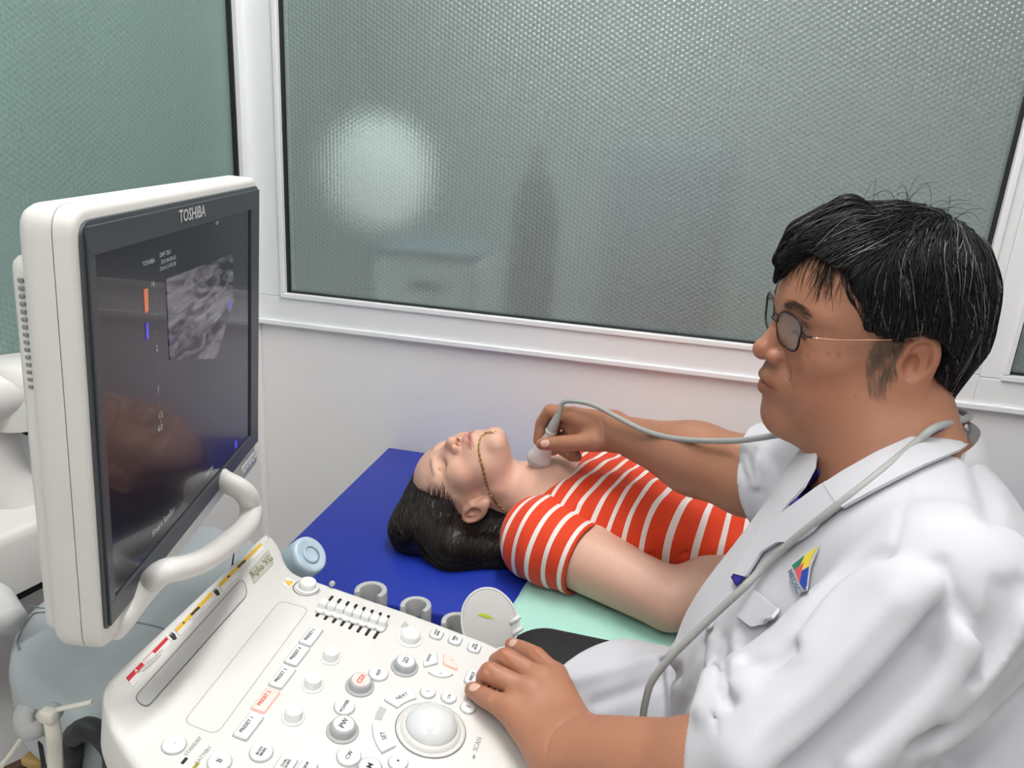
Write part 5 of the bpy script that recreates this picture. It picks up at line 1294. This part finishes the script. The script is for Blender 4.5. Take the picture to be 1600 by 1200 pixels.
for s in (1, -1):
    R_ = lensp(s); obj('rim', tube(R_, .0013, 8, closed=True), M_fr, gs_)
    I = lensp(s, .985); n = len(I); c = I.mean(0); nx = DOC_M[:,0]*.0009; F = [list(range(n)), [n+i for i in range(n)][::-1]]+[[i, (i+1) % n, n+(i+1) % n, n+i][::-1] for i in range(n)]
    obj('lens', (np.vstack([I+nx, I-nx]), F), M_lens, gs_, False)
    e = lensp(s)[2]; obj('hinge', tube([e, dl(.0925,s*.060,.021), dl(.086,s*.0665,.021)], .0013, 8), M_fr, gs_)
    obj('temple_arm', tube(crom([dl(.089,s*.066,.021), dl(.06,s*.075,.022), dl(.02,s*.0815,.0245), dl(-.006,s*.0835,.026), dl(-.018,s*.080,.014), dl(-.022,s*.077,-.002)], 5), .0010, 8), M_au, gs_)
    obj('nose_pad', tube([dl(.103,s*.0085,.010), dl(.0985,s*.0105,.004), dl(.0985,s*.011,.001)], .0011, 6), M_lampw, gs_)
obj('bridge', tube(crom([dl(.1045,.0085,.018), dl(.1075,0,.0205), dl(.1045,-.0085,.018)], 6), .0011, 8), M_fr, gs_); obj('bridge', tube(crom([dl(.104,.0075,.025), dl(.105,0,.0255), dl(.104,-.0075,.025)], 6), .0009, 8), M_fr, gs_)
# ------------------------------------------------------------------ the probe in his hand, its cable
pb = cast(lambda P: np.minimum(pat_neck(P), pat_head(P)), [(838,727)], .9)[0]; pt = at(869,656,1.330); pax = unit(pt-pb); pl = np.linalg.norm(pt-pb)
pr_ = thing('ultrasound_probe', pb, 'white ultrasound probe held to the woman\'s throat, its grey cable slung over the man\'s shoulder', 'probe')
sdv = unit(np.cross(pax, unit(EYE-pb))); dpv = np.cross(sdv, pax); RP = np.column_stack([sdv, dpv, pax])
def probe_sdf(P):
    q = (P-pb)@RP
    d = ell(q, (0,0,.016), (.022,.0125,.020)); d = smin(d, ell(q, (0,0,.036), (.0155,.0115,.026)), .010); d = smin(d, rc(q, (0,0,.04), (0,0,pl-.024), .0105, .0085), .01); return d
obj('housing', mesh_sdf(probe_sdf, np.minimum(pb, pt)-.035, np.maximum(pb, pt)+.035, .0018), mat('probe_white', (.74,.74,.72), rough=.3), pr_)
obj('scan_head', xf(lathe([(0,-.0055),(.010,-.0045),(.0165,-.001),(.0205,.006),(.0222,.0115),(.0218,.013)], (0,0,0), (0,0,1), 28), np.column_stack([sdv, dpv*.62, pax]), pb), mat('probe_lens', (.50,.50,.50), rough=.35), pr_)
obj('collar_ring', lathe([(.0100,0),(.0108,.002),(.0108,.006),(.0100,.008)], pb+pax*(pl-.030), pax, 20), mat('probe_white', (.74,.74,.72)), pr_)
obj('strain_relief', lathe([(.0092,-.004),(.0088,.010),(.0066,.024),(.0052,.036)], pb+pax*(pl-.020), pax, 20), M_grey, pr_)
e0 = pb+pax*(pl+.014)
cab = [e0-pax*.01, e0, at(880,629,1.315), at(900,627,1.30), at(930,634,1.275), at(970,655,1.22), at(1010,674,1.165), at(1060,686,1.11), at(1140,689,1.035), at(1200,682,.985), at(1250,672,.955), at(1300,655,.985), np.array([.245,.925,1.105]), np.array([.300,.900,1.120]), np.array([.318,.868,1.122])]
cpx = [(1482,652),(1462,668),(1430,693),(1385,730),(1335,770),(1285,808),(1235,848),(1195,885),(1160,920),(1120,957),(1080,995),(1045,1030),(1020,1062),(1010,1090)]
cw2 = cast(f2, cpx[1:], .45); ts2 = np.linalg.norm(cw2-EYE, axis=1); t_end = .915; k0 = 6
for i in range(len(ts2)):
    lin = ts2[k0]+(t_end-ts2[k0])*(i-k0)/(len(ts2)-1-k0) if i > k0 else 9
    ts2[i] = min(lin, ts2[i])-.011
cab += [at(*cpx[i+1], ts2[i]) for i in range(len(ts2))]; cab += [cab[-1]+np.array([.0,.0,-.04]), cab[-1]+np.array([.01,.0,-.12])]
obj('cable', tube(crom(cab, 7), .0040, 12), mat('grey_probe_cable', (.36,.37,.36), rough=.45), pr_)
# ------------------------------------------------------------------ chair
ch = thing('office_chair', (.36,.80,0), 'black office chair under the seated man, its back edge showing at lower right', 'chair')
obj('seat', prism(rounded([(.10,.56),(.56,.56),(.56,1.02),(.10,1.02)], .08, 5), .42, .485, (0,0,0), (1,0,0), (0,1,0), bev=.02, seg=3), M_cab, ch)
obj('backrest', prism(rounded([(.59,.44),(1.0,.44),(1.0,.78),(.59,.78)], .08, 5), .0, .05, (.575,-.01,.10), (0,1,0), (0,0,1), bev=.015, seg=3), M_cab, ch)
obj('back_support', tube(crom([(.50,.80,.44),(.64,.78,.50),(.64,.78,.75)], 5), .018, 10), M_cab, ch)
obj('gas_lift', tube([(.34,.80,.08),(.34,.80,.43)], .026, 14), M_steel, ch)
for k in range(5):
    a = 2*math.pi*k/5+.3; e = np.array([.34+.26*math.cos(a), .80+.20*math.sin(a), .065]); l = obj('leg', tube([(.34,.80,.09), e], .018, 8), M_cab, ch); obj('castor', lathe([(0,-.012),(.024,-.012),(.026,0),(.024,.012),(0,.012)], e-np.array([0,0,.038]), (math.sin(a),-math.cos(a),0), 14), M_black, l)
